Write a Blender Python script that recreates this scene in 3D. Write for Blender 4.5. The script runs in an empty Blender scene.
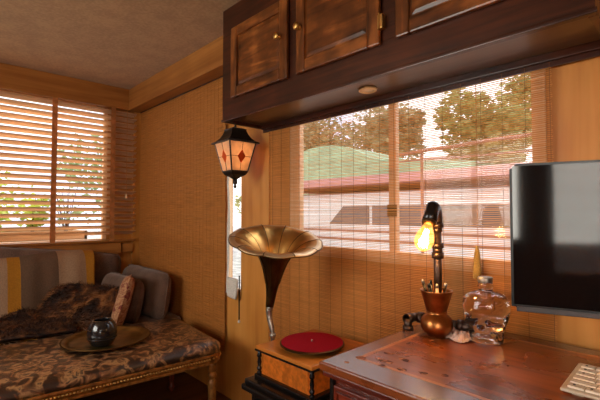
import bpy, bmesh, math, random
from mathutils import Vector, Matrix, noise
from math import sin, cos, pi, radians

random.seed(7)
scene = bpy.context.scene
COL = scene.collection

# ------------------------------------------------------------------ camera
cam_data = bpy.data.cameras.new('camera')
cam_data.sensor_width = 36.0
cam_data.lens = 24.0
cam_data.clip_start = 0.02
cam = bpy.data.objects.new('camera', cam_data)
cam.location = (0, 0, 1.13)
cam.rotation_euler = (radians(90 + 1.86), 0, radians(46.2))
COL.objects.link(cam)
scene.camera = cam

# ------------------------------------------------------------------ view
vs = scene.view_settings
vs.view_transform = 'Standard'
vs.look = 'None'
vs.gamma = 1.0
vs.use_curve_mapping = False
vs.exposure = 0.1
scene.cycles.use_denoising = True
scene.cycles.max_bounces = 10
scene.cycles.transparent_max_bounces = 24
scene.cycles.sample_clamp_indirect = 6.0
scene.cycles.caustics_reflective = False
scene.cycles.caustics_refractive = False

def lin(c):
    c = c / 255.0
    return c / 12.92 if c <= 0.04045 else ((c + 0.055) / 1.055) ** 2.4
def rgb(r, g, b):
    return (lin(r), lin(g), lin(b), 1.0)

# ------------------------------------------------------------------ world
world = bpy.data.worlds.new('overcast_sky')
scene.world = world
world.use_nodes = True
wn = world.node_tree
bg = wn.nodes['Background']
tc = wn.nodes.new('ShaderNodeTexCoord')
nz = wn.nodes.new('ShaderNodeTexNoise'); nz.inputs['Scale'].default_value = 3.0
rp = wn.nodes.new('ShaderNodeValToRGB')
rp.color_ramp.elements[0].position = 0.4; rp.color_ramp.elements[0].color = (0.76, 0.80, 0.98, 1)
rp.color_ramp.elements[1].position = 0.6; rp.color_ramp.elements[1].color = (1.0, 0.98, 0.97, 1)
wn.links.new(tc.outputs['Generated'], nz.inputs['Vector'])
wn.links.new(nz.outputs['Fac'], rp.inputs['Fac'])
wn.links.new(rp.outputs['Color'], bg.inputs['Color'])
bg.inputs['Strength'].default_value = 1.9

# ------------------------------------------------------------------ lights
def area(name, loc, target, sx, sy, power, color):
    l = bpy.data.lights.new(name, 'AREA'); l.shape = 'RECTANGLE'
    l.size = sx; l.size_y = sy; l.energy = power; l.color = color
    o = bpy.data.objects.new(name, l); COL.objects.link(o)
    o.location = loc
    d = Vector(target) - Vector(loc)
    o.rotation_euler = d.to_track_quat('-Z', 'Y').to_euler()
    return o
# daylight outside the rear window, plus an added fill lamp farther along
area('daylight_rear_window', (1.35, -1.62, 1.45), (1.5, 0.2, 1.2), 1.9, 1.2, 150, (1.0, 0.94, 0.84))
area('fill_rear_window_far', (-1.75, -1.62, 1.45), (-1.75, 0.4, 1.2), 1.4, 1.1, 45, (1.0, 0.94, 0.84))  # added fill for the sofa side; its window is invented
# daylight outside the two windows in view
area('daylight_left_window', (-4.7, 0.3, 3.0), (-2.7, 0.5, 0.9), 2.2, 1.4, 120, (0.93, 0.96, 1.0))
area('daylight_long_window', (-0.95, 2.3, 2.5), (-0.95, 1.2, 1.0), 1.4, 0.9, 34, (0.93, 0.96, 1.0))

# ------------------------------------------------------------------ materials
MATS = {}
def new_mat(name):
    m = bpy.data.materials.new(name); m.use_nodes = True
    MATS[name] = m
    return m, m.node_tree.nodes, m.node_tree.links, m.node_tree.nodes['Principled BSDF']

def mapped(n, l, scale, rot=(0, 0, 0)):
    t = n.new('ShaderNodeTexCoord'); mp = n.new('ShaderNodeMapping')
    mp.inputs['Scale'].default_value = scale; mp.inputs['Rotation'].default_value = rot
    l.new(t.outputs['Object'], mp.inputs['Vector'])
    return mp

def ramp(n, l, src, stops):
    r = n.new('ShaderNodeValToRGB'); e = r.color_ramp.elements
    while len(e) < len(stops): e.new(0.5)
    for k, (p, c) in enumerate(stops):
        e[k].position = p; e[k].color = c
    l.new(src, r.inputs['Fac'])
    return r

def mat_plain(name, c, rough=0.5, metal=0.0, var=0.12, scale=20, bump=0.0, coat=0.0, spec=0.5):
    m, n, l, b = new_mat(name)
    nz = n.new('ShaderNodeTexNoise'); nz.inputs['Scale'].default_value = scale; nz.inputs['Detail'].default_value = 4
    l.new(mapped(n, l, (1, 1, 1)).outputs[0], nz.inputs['Vector'])
    lo = tuple(x * (1 - var) for x in c[:3]) + (1,); hi = tuple(min(1, x * (1 + var)) for x in c[:3]) + (1,)
    r = ramp(n, l, nz.outputs['Fac'], [(0.35, lo), (0.65, hi)])
    l.new(r.outputs[0], b.inputs['Base Color'])
    b.inputs['Roughness'].default_value = rough; b.inputs['Metallic'].default_value = metal
    b.inputs['Coat Weight'].default_value = coat
    b.inputs['Specular IOR Level'].default_value = spec
    if bump:
        bp = n.new('ShaderNodeBump'); bp.inputs['Strength'].default_value = bump; bp.inputs['Distance'].default_value = 0.004
        l.new(nz.outputs['Fac'], bp.inputs['Height']); l.new(bp.outputs[0], b.inputs['Normal'])
    return m

def mat_wood(name, c1, c2, grain='z', fine=38, along=2.0, rough=0.4, coat=0.0, c3=None, blotch=2.2, bump=0.12, spec=0.4):
    m, n, l, b = new_mat(name)
    s = {'x': (along, fine, fine), 'y': (fine, along, fine), 'z': (fine, fine, along)}[grain]
    n1 = n.new('ShaderNodeTexNoise'); n1.inputs['Scale'].default_value = 1.0; n1.inputs['Detail'].default_value = 6
    n1.inputs['Distortion'].default_value = 0.6
    l.new(mapped(n, l, s).outputs[0], n1.inputs['Vector'])
    n2 = n.new('ShaderNodeTexNoise'); n2.inputs['Scale'].default_value = blotch; n2.inputs['Detail'].default_value = 3
    l.new(mapped(n, l, (1, 1, 1)).outputs[0], n2.inputs['Vector'])
    mx = n.new('ShaderNodeMath'); mx.operation = 'MULTIPLY_ADD'; mx.inputs[1].default_value = 0.55
    m2 = n.new('ShaderNodeMath'); m2.operation = 'MULTIPLY'; m2.inputs[1].default_value = 0.45
    l.new(n2.outputs['Fac'], m2.inputs[0]); l.new(n1.outputs['Fac'], mx.inputs[0]); l.new(m2.outputs[0], mx.inputs[2])
    stops = [(0.36, c1), (0.62, c2)]
    if c3: stops = [(0.34, c1), (0.52, c2), (0.66, c3)]
    r = ramp(n, l, mx.outputs[0], stops)
    l.new(r.outputs[0], b.inputs['Base Color'])
    b.inputs['Roughness'].default_value = rough; b.inputs['Coat Weight'].default_value = coat
    b.inputs['Coat Roughness'].default_value = 0.25; b.inputs['Specular IOR Level'].default_value = spec
    bp = n.new('ShaderNodeBump'); bp.inputs['Strength'].default_value = bump; bp.inputs['Distance'].default_value = 0.002
    l.new(n1.outputs['Fac'], bp.inputs['Height']); l.new(bp.outputs[0], b.inputs['Normal'])
    return m

def mat_fabric(name, c, c2=None, weave=260, rough=0.9, bump=0.5):
    m, n, l, b = new_mat(name)
    mp = mapped(n, l, (1, 1, 1))
    nz = n.new('ShaderNodeTexNoise'); nz.inputs['Scale'].default_value = weave; nz.inputs['Detail'].default_value = 2
    n2 = n.new('ShaderNodeTexNoise'); n2.inputs['Scale'].default_value = 9; n2.inputs['Detail'].default_value = 4
    l.new(mp.outputs[0], nz.inputs['Vector']); l.new(mp.outputs[0], n2.inputs['Vector'])
    ad = n.new('ShaderNodeMath'); ad.operation = 'ADD'; l.new(nz.outputs['Fac'], ad.inputs[0]); l.new(n2.outputs['Fac'], ad.inputs[1])
    hf = n.new('ShaderNodeMath'); hf.operation = 'MULTIPLY'; hf.inputs[1].default_value = 0.5; l.new(ad.outputs[0], hf.inputs[0])
    c2 = c2 or tuple(x * 0.65 for x in c[:3]) + (1,)
    r = ramp(n, l, hf.outputs[0], [(0.4, c2), (0.6, c)])
    l.new(r.outputs[0], b.inputs['Base Color']); b.inputs['Roughness'].default_value = rough
    b.inputs['Sheen Weight'].default_value = 0.2; b.inputs['Specular IOR Level'].default_value = 0.2
    bp = n.new('ShaderNodeBump'); bp.inputs['Strength'].default_value = bump; bp.inputs['Distance'].default_value = 0.002
    l.new(hf.outputs[0], bp.inputs['Height']); l.new(bp.outputs[0], b.inputs['Normal'])
    return m

def mat_glass_pane(name):
    m, n, l, b = new_mat(name); n.remove(b)
    t = n.new('ShaderNodeBsdfTransparent'); g = n.new('ShaderNodeBsdfGlossy'); g.inputs['Roughness'].default_value = 0.02
    lw = n.new('ShaderNodeLayerWeight'); pw = n.new('ShaderNodeMath'); pw.operation = 'POWER'; pw.inputs[1].default_value = 4
    l.new(lw.outputs['Facing'], pw.inputs[0])
    f = n.new('ShaderNodeMath'); f.operation = 'MULTIPLY_ADD'; f.inputs[1].default_value = 0.5; f.inputs[2].default_value = 0.03
    l.new(pw.outputs[0], f.inputs[0])
    mx = n.new('ShaderNodeMixShader'); l.new(f.outputs[0], mx.inputs[0]); l.new(t.outputs[0], mx.inputs[1]); l.new(g.outputs[0], mx.inputs[2])
    t.inputs['Color'].default_value = (0.97, 0.98, 0.97, 1)
    l.new(mx.outputs[0], n['Material Output'].inputs['Surface'])
    return m

def mat_emit(name, c, s):
    m, n, l, b = new_mat(name)
    b.inputs['Base Color'].default_value = c
    b.inputs['Emission Color'].default_value = c; b.inputs['Emission Strength'].default_value = s
    return m

def mat_translucent(name, c, mix=0.5, rough=0.8, scale=30, var=0.2, stretch=(1, 1, 1)):
    m, n, l, b = new_mat(name)
    nz = n.new('ShaderNodeTexNoise'); nz.inputs['Scale'].default_value = scale; nz.inputs['Detail'].default_value = 3
    l.new(mapped(n, l, stretch).outputs[0], nz.inputs['Vector'])
    lo = tuple(x * (1 - var) for x in c[:3]) + (1,); hi = tuple(min(1, x * (1 + var)) for x in c[:3]) + (1,)
    r = ramp(n, l, nz.outputs['Fac'], [(0.35, lo), (0.65, hi)])
    l.new(r.outputs[0], b.inputs['Base Color']); b.inputs['Roughness'].default_value = rough
    b.inputs['Specular IOR Level'].default_value = 0.25
    t = n.new('ShaderNodeBsdfTranslucent'); l.new(r.outputs[0], t.inputs['Color'])
    mx = n.new('ShaderNodeMixShader'); mx.inputs[0].default_value = mix
    l.new(b.outputs[0], mx.inputs[1]); l.new(t.outputs[0], mx.inputs[2])
    l.new(mx.outputs[0], n['Material Output'].inputs['Surface'])
    return m

M_panel = mat_wood('honey_plywood', rgb(170, 102, 40), rgb(198, 132, 60), 'z', 16, 1.2, 0.42, c3=rgb(210, 146, 74), blotch=2.5, bump=0.05)
M_panel_dark = mat_wood('brown_plywood', rgb(120, 68, 30), rgb(160, 98, 48), 'z', 16, 1.2, 0.5, blotch=3)
M_valance = mat_wood('amber_pine', rgb(142, 86, 38), rgb(178, 118, 58), 'x', 30, 1.5, 0.4)
M_valance_y = mat_wood('amber_pine_along_left_wall', rgb(142, 86, 38), rgb(178, 118, 58), 'y', 30, 1.5, 0.4)
M_stile = mat_wood('pale_oak', rgb(218, 176, 132), rgb(238, 204, 164), 'z', 40, 2, 0.45)
M_stile_x = mat_wood('pale_oak_sill', rgb(200, 146, 96), rgb(226, 180, 130), 'x', 40, 2, 0.45)
M_cab = mat_wood('dark_stained_walnut', rgb(32, 12, 8), rgb(62, 28, 15), 'x', 50, 3, 0.28, coat=0.3, c3=rgb(84, 40, 20), blotch=5)
M_cab_z = mat_wood('dark_stained_walnut_upright', rgb(34, 13, 8), rgb(66, 30, 15), 'z', 50, 3, 0.28, coat=0.3, c3=rgb(92, 44, 20), blotch=5)
M_door = mat_wood('burnished_walnut', rgb(44, 20, 8), rgb(104, 56, 22), 'z', 24, 4, 0.3, coat=0.2, c3=rgb(164, 96, 44), blotch=9, bump=0.3)
M_door_x = mat_wood('burnished_walnut_rail', rgb(44, 20, 8), rgb(104, 56, 22), 'x', 24, 4, 0.3, coat=0.2, c3=rgb(164, 96, 44), blotch=9, bump=0.3)
M_soffit = mat_wood('dull_walnut_underside', rgb(84, 62, 44), rgb(104, 80, 60), 'x', 26, 1.5, 0.3, coat=0.3, blotch=1.5, bump=0.04)
M_reddish = mat_wood('red_brown_mahogany', rgb(62, 18, 10), rgb(120, 44, 24), 'x', 30, 2, 0.3, coat=0.4, c3=rgb(150, 62, 34))
M_reddish_z = mat_wood('red_brown_mahogany_upright', rgb(62, 18, 10), rgb(116, 42, 22), 'z', 30, 2, 0.3, coat=0.4)
M_floor = mat_wood('floorboard', rgb(70, 40, 24), rgb(112, 70, 42), 'y', 20, 1, 0.5)
M_ceiling = mat_fabric('tan_ceiling_cloth', rgb(190, 146, 94), rgb(170, 126, 78), weave=60, bump=0.6)
M_slat = mat_translucent('bamboo_slat', rgb(218, 154, 84), 0.4, 0.6, 6, 0.22, (1, 1, 60))
M_slat_dense = mat_translucent('woven_bamboo', rgb(182, 116, 54), 0.12, 0.65, 5, 0.25, (1.5, 1, 70))
M_thread = mat_plain('brown_binding_thread', rgb(124, 84, 50), 0.9)
M_blind = mat_translucent('cedar_slat', rgb(226, 190, 152), 0.45, 0.4, 6, 0.12, (12, 1, 12))
M_tape = mat_translucent('cedar_ladder_tape', rgb(206, 146, 92), 0.5, 0.8)
M_glass = mat_glass_pane('window_glass')
M_alu = mat_plain('dull_aluminium', rgb(150, 140, 130), 0.4, 0.8)
M_brass = mat_plain('antique_brass', rgb(206, 160, 92), 0.38, 1.0, 0.2, 12)
M_brass_dark = mat_plain('dark_patinated_brass', rgb(92, 66, 36), 0.42, 1.0, 0.35, 14)
M_brass_pale = mat_plain('pale_brass', rgb(214, 186, 146), 0.36, 0.85, 0.12, 10)  # on the horn lips the pale tone paints in reflected window light
M_copper = mat_plain('hammered_copper', rgb(170, 110, 60), 0.32, 1.0, 0.3, 30, bump=0.1)
M_iron = mat_plain('black_iron_pipe', rgb(84, 66, 58), 0.38, 0.85, 0.3, 40, bump=0.1)
M_black = mat_plain('black_lacquer', rgb(20, 17, 16), 0.25, 0, 0.3, 20)
M_blackmetal = mat_plain('black_painted_metal', rgb(38, 33, 29), 0.38, 0.4, 0.3, 20)
M_nickel = mat_plain('worn_nickel', rgb(160, 150, 140), 0.35, 0.9, 0.4, 60)
M_white = mat_fabric('white_linen', rgb(226, 220, 210), rgb(196, 190, 182), 200)
M_sofa = mat_fabric('grey_brown_upholstery', rgb(122, 96, 82), rgb(88, 68, 58), 240)
M_redfelt = mat_plain('crimson_felt', rgb(150, 14, 32), 0.9, 0, 0.12, 200, bump=0.1, spec=0.1)
M_oak = mat_wood('golden_oak', rgb(168, 92, 28), rgb(206, 126, 50), 'x', 26, 2, 0.32, coat=0.3)
M_oakburr = mat_plain('orange_burr_veneer', rgb(196, 104, 32), 0.32, 0, 0.28, 55, coat=0.3)
M_gilt = mat_plain('rubbed_gilt_wood', rgb(150, 98, 44), 0.42, 0.25, 0.45, 36, bump=0.4)
M_leg_red = mat_wood('red_turned_wood', rgb(96, 40, 24), rgb(140, 66, 40), 'z', 30, 2, 0.35)
M_tray = mat_plain('bronze_tray', rgb(132, 112, 62), 0.36, 0.9, 0.3, 16)
M_ceramic = mat_plain('black_glazed_ceramic', rgb(30, 28, 30), 0.18, 0, 0.5, 60, bump=0.35, coat=0.6)
M_keys = mat_plain('white_keycap', rgb(238, 226, 208), 0.4, 0, 0.03)
M_kbbase = mat_plain('pale_keyboard_frame', rgb(214, 196, 172), 0.35, 0.1, 0.05)
M_legend = mat_plain('grey_key_legend', rgb(70, 62, 56), 0.6)
M_monitor = mat_plain('black_monitor_plastic', rgb(14, 13, 14), 0.35, 0, 0.1)
M_paper = mat_fabric('pinkish_tissue', rgb(224, 186, 168), rgb(190, 146, 128), 60)
M_pink = mat_plain('pink_tissue_print', rgb(190, 120, 110), 0.8)

# textured soft goods -------------------------------------------------
def mat_tapestry():
    m, n, l, b = new_mat('woven_tapestry')
    mp = mapped(n, l, (1, 1, 1))
    v = n.new('ShaderNodeTexNoise'); v.inputs['Scale'].default_value = 17; v.inputs['Detail'].default_value = 5; v.inputs['Distortion'].default_value = 1.0
    l.new(mp.outputs[0], v.inputs['Vector'])
    r = ramp(n, l, v.outputs['Fac'], [(0.0, rgb(30, 18, 16)), (0.45, rgb(44, 26, 20)), (0.52, rgb(120, 80, 48)), (0.58, rgb(176, 136, 92)), (0.64, rgb(84, 62, 44)), (0.72, rgb(40, 24, 20))])
    r.color_ramp.interpolation = 'LINEAR'
    w = n.new('ShaderNodeTexNoise'); w.inputs['Scale'].default_value = 260
    l.new(mp.outputs[0], w.inputs['Vector'])
    bp = n.new('ShaderNodeBump'); bp.inputs['Strength'].default_value = 0.5; bp.inputs['Distance'].default_value = 0.003
    l.new(w.outputs['Fac'], bp.inputs['Height']); l.new(bp.outputs[0], b.inputs['Normal'])
    l.new(r.outputs[0], b.inputs['Base Color'])
    b.inputs['Roughness'].default_value = 0.34; b.inputs['Specular IOR Level'].default_value = 0.8; b.inputs['Coat Weight'].default_value = 0.5; b.inputs['Coat Roughness'].default_value = 0.22
    return m
M_tapestry = mat_tapestry()

def mat_throw():
    # wide woven stripes running down the blanket, laid out along its width (object y)
    m, n, l, b = new_mat('striped_wool_throw')
    t = n.new('ShaderNodeTexCoord'); sp = n.new('ShaderNodeSeparateXYZ'); l.new(t.outputs['Object'], sp.inputs[0])
    mr = n.new('ShaderNodeMapRange'); mr.inputs['From Min'].default_value = 0.0; mr.inputs['From Max'].default_value = 1.3
    l.new(sp.outputs['Y'], mr.inputs['Value'])
    cream = rgb(180, 144, 112); grey = rgb(116, 88, 66); ochre = rgb(196, 132, 30)
    st = [(0.0, grey), (0.20, grey), (0.48, cream), (0.575, ochre), (0.63, grey), (0.80, cream), (0.93, ochre)]
    r = ramp(n, l, mr.outputs[0], st); r.color_ramp.interpolation = 'CONSTANT'
    w = n.new('ShaderNodeTexNoise'); w.inputs['Scale'].default_value = 120; w.inputs['Detail'].default_value = 3
    mx = n.new('ShaderNodeMixRGB'); mx.blend_type = 'MULTIPLY'; mx.inputs[0].default_value = 0.5
    l.new(mapped(n, l, (1, 1, 1)).outputs[0], w.inputs['Vector'])
    l.new(r.outputs[0], mx.inputs[1]); l.new(w.outputs['Fac'], mx.inputs[2])
    l.new(mx.outputs[0], b.inputs['Base Color']); b.inputs['Roughness'].default_value = 0.95
    bp = n.new('ShaderNodeBump'); bp.inputs['Strength'].default_value = 0.6; bp.inputs['Distance'].default_value = 0.003
    l.new(w.outputs['Fac'], bp.inputs['Height']); l.new(bp.outputs[0], b.inputs['Normal'])
    return m
M_throw = mat_throw()

def mat_stripes(name, c1, c2, c3, scale):
    m, n, l, b = new_mat(name)
    nz = n.new('ShaderNodeTexNoise'); nz.inputs['Scale'].default_value = scale; nz.inputs['Detail'].default_value = 4; nz.inputs['Distortion'].default_value = 1
    l.new(mapped(n, l, (1, 1, 1)).outputs[0], nz.inputs['Vector'])
    r = ramp(n, l, nz.outputs['Fac'], [(0.38, c1), (0.5, c2), (0.62, c3)])
    l.new(r.outputs[0], b.inputs['Base Color']); b.inputs['Roughness'].default_value = 0.9
    return m
M_fur = mat_stripes('brown_fur', rgb(36, 18, 10), rgb(86, 50, 26), rgb(150, 96, 50), 9)
M_fur2 = mat_stripes('dark_brown_fur', rgb(28, 14, 10), rgb(64, 38, 24), rgb(110, 70, 40), 11)
M_kilim = mat_stripes('faded_kilim', rgb(150, 96, 64), rgb(190, 144, 104), rgb(120, 52, 40), 30)

def mat_desktop():
    # red-brown veneer, worn, with darker blotches and rubbed patches
    m, n, l, b = new_mat('worn_red_veneer')
    n1 = n.new('ShaderNodeTexNoise'); n1.inputs['Scale'].default_value = 1; n1.inputs['Detail'].default_value = 7
    l.new(mapped(n, l, (5, 40, 5)).outputs[0], n1.inputs['Vector'])
    n2 = n.new('ShaderNodeTexNoise'); n2.inputs['Scale'].default_value = 6; n2.inputs['Detail'].default_value = 5
    l.new(mapped(n, l, (1, 1, 1)).outputs[0], n2.inputs['Vector'])
    r1 = ramp(n, l, n1.outputs['Fac'], [(0.3, rgb(112, 52, 24)), (0.7, rgb(166, 90, 44))])
    r2 = ramp(n, l, n2.outputs['Fac'], [(0.35, rgb(186, 168, 156)), (0.65, rgb(255, 248, 240))])
    mx = n.new('ShaderNodeMixRGB'); mx.blend_type = 'MULTIPLY'; mx.inputs[0].default_value = 0.75
    l.new(r1.outputs[0], mx.inputs[1]); l.new(r2.outputs[0], mx.inputs[2])
    # small dark scratches
    v = n.new('ShaderNodeTexNoise'); v.inputs['Scale'].default_value = 42; v.inputs['Detail'].default_value = 2
    l.new(mapped(n, l, (1, 0.6, 1)).outputs[0], v.inputs['Vector'])
    r3 = ramp(n, l, v.outputs['Fac'], [(0.23, (0.4, 0.3, 0.3, 1)), (0.27, (1, 1, 1, 1))])
    m3 = n.new('ShaderNodeMixRGB'); m3.blend_type = 'MULTIPLY'; m3.inputs[0].default_value = 1
    l.new(mx.outputs[0], m3.inputs[1]); l.new(r3.outputs[0], m3.inputs[2])
    l.new(m3.outputs[0], b.inputs['Base Color'])
    rr = n.new('ShaderNodeMapRange'); rr.inputs['To Min'].default_value = 0.2; rr.inputs['To Max'].default_value = 0.36
    l.new(n2.outputs['Fac'], rr.inputs['Value']); l.new(rr.outputs[0], b.inputs['Roughness'])
    b.inputs['Coat Weight'].default_value = 0.35; b.inputs['Coat Roughness'].default_value = 0.18
    bp = n.new('ShaderNodeBump'); bp.inputs['Strength'].default_value = 0.06; bp.inputs['Distance'].default_value = 0.003
    l.new(n2.outputs['Fac'], bp.inputs['Height']); l.new(bp.outputs[0], b.inputs['Normal'])
    return m
M_desktop = mat_desktop()
M_inlay = mat_wood('pale_inlay', rgb(156, 90, 50), rgb(190, 126, 76), 'x', 30, 3, 0.3)
M_worn = mat_stripes('rubbed_veneer', rgb(70, 34, 24), rgb(130, 74, 48), rgb(180, 124, 88), 60)

def mat_solid_glass(name, c=(1, 1, 1, 1), ior=1.45):
    m, n, l, b = new_mat(name)
    b.inputs['Base Color'].default_value = c; b.inputs['Roughness'].default_value = 0.0
    b.inputs['Transmission Weight'].default_value = 1.0; b.inputs['IOR'].default_value = ior
    return m
M_bottle = mat_solid_glass('clear_bottle_glass', (1, 1, 1, 1), 1.45)
M_screen, _n, _l, _b = new_mat('dark_screen_glass')
_b.inputs['Base Color'].default_value = (0.006, 0.005, 0.005, 1); _b.inputs['Roughness'].default_value = 0.06
_b.inputs['Specular IOR Level'].default_value = 0.33
M_filament = mat_emit('glowing_filament', (1.0, 0.62, 0.22, 1), 130)
M_bulb, _n, _l, _b = new_mat('amber_bulb_glass'); _n.remove(_b)
_t = _n.new('ShaderNodeBsdfTransparent'); _t.inputs['Color'].default_value = (1.0, 0.86, 0.62, 1)
_e = _n.new('ShaderNodeEmission'); _e.inputs['Color'].default_value = (1.0, 0.42, 0.08, 1); _e.inputs['Strength'].default_value = 0.9
_g = _n.new('ShaderNodeBsdfGlossy'); _g.inputs['Roughness'].default_value = 0.03
_a = _n.new('ShaderNodeAddShader'); _x = _n.new('ShaderNodeMixShader'); _x.inputs[0].default_value = 0.07
_l.new(_t.outputs[0], _a.inputs[0]); _l.new(_e.outputs[0], _a.inputs[1])
_l.new(_a.outputs[0], _x.inputs[1]); _l.new(_g.outputs[0], _x.inputs[2]); _l.new(_x.outputs[0], _n['Material Output'].inputs['Surface'])
M_milk = mat_translucent('milky_lantern_glass', rgb(214, 190, 166), 0.6, 0.3, 40, 0.08)
M_amber = mat_translucent('amber_lantern_glass', rgb(206, 92, 22), 0.5, 0.3, 40, 0.1)
# outdoors
M_grass = mat_plain('pale_gravel_yard', rgb(214, 206, 196), 0.9, 0, 0.35, 4)
M_leafyellow = mat_translucent('olive_autumn_leaf', rgb(184, 176, 112), 0.4, 0.7, 2.5, 0.35)
M_leafbrown = mat_translucent('brown_autumn_leaf', rgb(188, 176, 134), 0.4, 0.7, 2.5, 0.35)
M_leafgreen = mat_translucent('fresh_green_leaf', rgb(190, 200, 90), 0.45, 0.5, 8, 0.3)
M_leafdark = mat_translucent('muted_green_leaf', rgb(170, 184, 128), 0.4, 0.6, 8, 0.3)
M_bark = mat_plain('brown_bark', rgb(92, 70, 54), 0.9, 0, 0.3, 20, bump=0.4)
M_tarp = mat_plain('green_tarpaulin', rgb(178, 212, 168), 0.6, 0, 0.15, 3)
M_pinkroof = mat_plain('faded_red_roof', rgb(196, 132, 122), 0.7, 0, 0.12, 3)
M_vanwhite = mat_plain('cream_painted_metal', rgb(244, 238, 230), 0.4, 0, 0.05, 3)
M_vanglass = mat_plain('tinted_side_glass', rgb(120, 110, 100), 0.25, 0, 0.1, 3)
M_rust = mat_plain('rusty_red_steel', rgb(176, 122, 98), 0.7, 0, 0.2, 10)
M_planter = mat_wood('weathered_planter_wood', rgb(170, 124, 84), rgb(206, 164, 120), 'y', 30, 2, 0.7)
M_soil = mat_plain('dark_soil', rgb(60, 44, 34), 0.95, 0, 0.3, 60)

# ------------------------------------------------------------------ mesh helpers
WL = {}
def obj(name, bm, mat, parent=None, smooth=False, loc=None, mods=()):
    """link bm (world coordinates) as one object; its origin follows its thing"""
    me = bpy.data.meshes.new(name)
    off = WL.get(parent.name, Vector((0, 0, 0))) if parent else Vector(loc or (0, 0, 0))
    bmesh.ops.translate(bm, verts=bm.verts, vec=-off)
    bmesh.ops.recalc_face_normals(bm, faces=bm.faces) if smooth != 'keep' else None
    bm.to_mesh(me); bm.free()
    mats = mat if isinstance(mat, (list, tuple)) else [mat]
    for mm in mats: me.materials.append(mm)
    if smooth:
        me.polygons.foreach_set('use_smooth', [True] * len(me.polygons))
    o = bpy.data.objects.new(name, me); COL.objects.link(o)
    if parent: o.parent = parent
    else: o.location = off
    WL[o.name] = off
    for kind, kw in mods:
        md = o.modifiers.new(kind.lower(), kind)
        for k, v in kw.items(): setattr(md, k, v)
    return o

def tag(o, label, cat, group=None, kind=None):
    o['label'] = label; o['category'] = cat
    if group: o['group'] = group
    if kind: o['kind'] = kind
    return o

def thing(name, label, cat, loc, group=None):
    o = bpy.data.objects.new(name, None); COL.objects.link(o)
    o.empty_display_size = 0.05
    o.location = loc; WL[o.name] = Vector(loc)
    return tag(o, label, cat, group)

def struct(name, bm, mat, smooth=False, mods=(), parent=None):
    o = obj(name, bm, mat, parent, smooth, mods=mods)
    o['kind'] = 'structure'
    return o

def B(): return bmesh.new()

def box(bm, x0, x1, y0, y1, z0, z1, bev=0.0, mi=0):
    vs_ = [bm.verts.new(p) for p in ((x0, y0, z0), (x1, y0, z0), (x1, y1, z0), (x0, y1, z0), (x0, y0, z1), (x1, y0, z1), (x1, y1, z1), (x0, y1, z1))]
    fs = []
    for f in ((3, 2, 1, 0), (4, 5, 6, 7), (0, 1, 5, 4), (1, 2, 6, 5), (2, 3, 7, 6), (3, 0, 4, 7)):
        fc = bm.faces.new([vs_[i] for i in f]); fc.material_index = mi; fs.append(fc)
    if bev:
        es = list({e for f in fs for e in f.edges})
        bmesh.ops.bevel(bm, geom=es, offset=bev, segments=2, profile=0.6, affect='EDGES', clamp_overlap=True)
    return bm
def bx(x0, x1, y0, y1, z0, z1, bev=0.0): return box(B(), x0, x1, y0, y1, z0, z1, bev)

def frame_of(d):
    d = d.normalized()
    a = Vector((0, 0, 1)) if abs(d.z) < 0.95 else Vector((1, 0, 0))
    u = d.cross(a).normalized(); v = d.cross(u).normalized()
    return u, v

def tube(bm, pts, rs, n=12, cap=True, mi=0):
    pts = [Vector(p) for p in pts]
    if not isinstance(rs, (list, tuple)): rs = [rs] * len(pts)
    rings = []; u = None
    for i, p in enumerate(pts):
        d = (pts[min(i + 1, len(pts) - 1)] - pts[max(i - 1, 0)])
        if d.length < 1e-9: d = Vector((0, 0, 1))
        d.normalize()
        if u is None: u, v = frame_of(d)
        else:
            u = (u - d * u.dot(d))
            u = u.normalized() if u.length > 1e-6 else frame_of(d)[0]
            v = d.cross(u).normalized()
        rings.append([bm.verts.new(p + u * (rs[i] * cos(2 * pi * k / n)) + v * (rs[i] * sin(2 * pi * k / n))) for k in range(n)])
    for a, b in zip(rings, rings[1:]):
        for k in range(n):
            f = bm.faces.new((a[k], a[(k + 1) % n], b[(k + 1) % n], b[k])); f.material_index = mi
    if cap:
        bm.faces.new(list(reversed(rings[0]))).material_index = mi
        bm.faces.new(rings[-1]).material_index = mi
    return bm

def lathe(bm, prof, c=(0, 0, 0), n=32, mat=None, cap=True, mi=0):
    """prof: (radius, height) pairs from bottom to top round the z axis"""
    mat = mat or Matrix.Identity(3); c = Vector(c)
    rings = [[bm.verts.new(c + mat @ Vector((r * cos(2 * pi * k / n), r * sin(2 * pi * k / n), z))) for k in range(n)] for r, z in prof]
    for a, b in zip(rings, rings[1:]):
        for k in range(n):
            bm.faces.new((a[k], a[(k + 1) % n], b[(k + 1) % n], b[k])).material_index = mi
    if cap:
        if prof[0][0] > 1e-5: bm.faces.new(list(reversed(rings[0]))).material_index = mi
        if prof[-1][0] > 1e-5: bm.faces.new(rings[-1]).material_index = mi
    bmesh.ops.remove_doubles(bm, verts=[v for r in (rings[0], rings[-1]) for v in r], dist=1e-6)
    return bm

def arc_pts(c, r, a0, a1, u, v, n=8):
    c = Vector(c); u = Vector(u); v = Vector(v)
    return [c + u * (r * cos(a0 + (a1 - a0) * k / n)) + v * (r * sin(a0 + (a1 - a0) * k / n)) for k in range(n + 1)]

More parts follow.
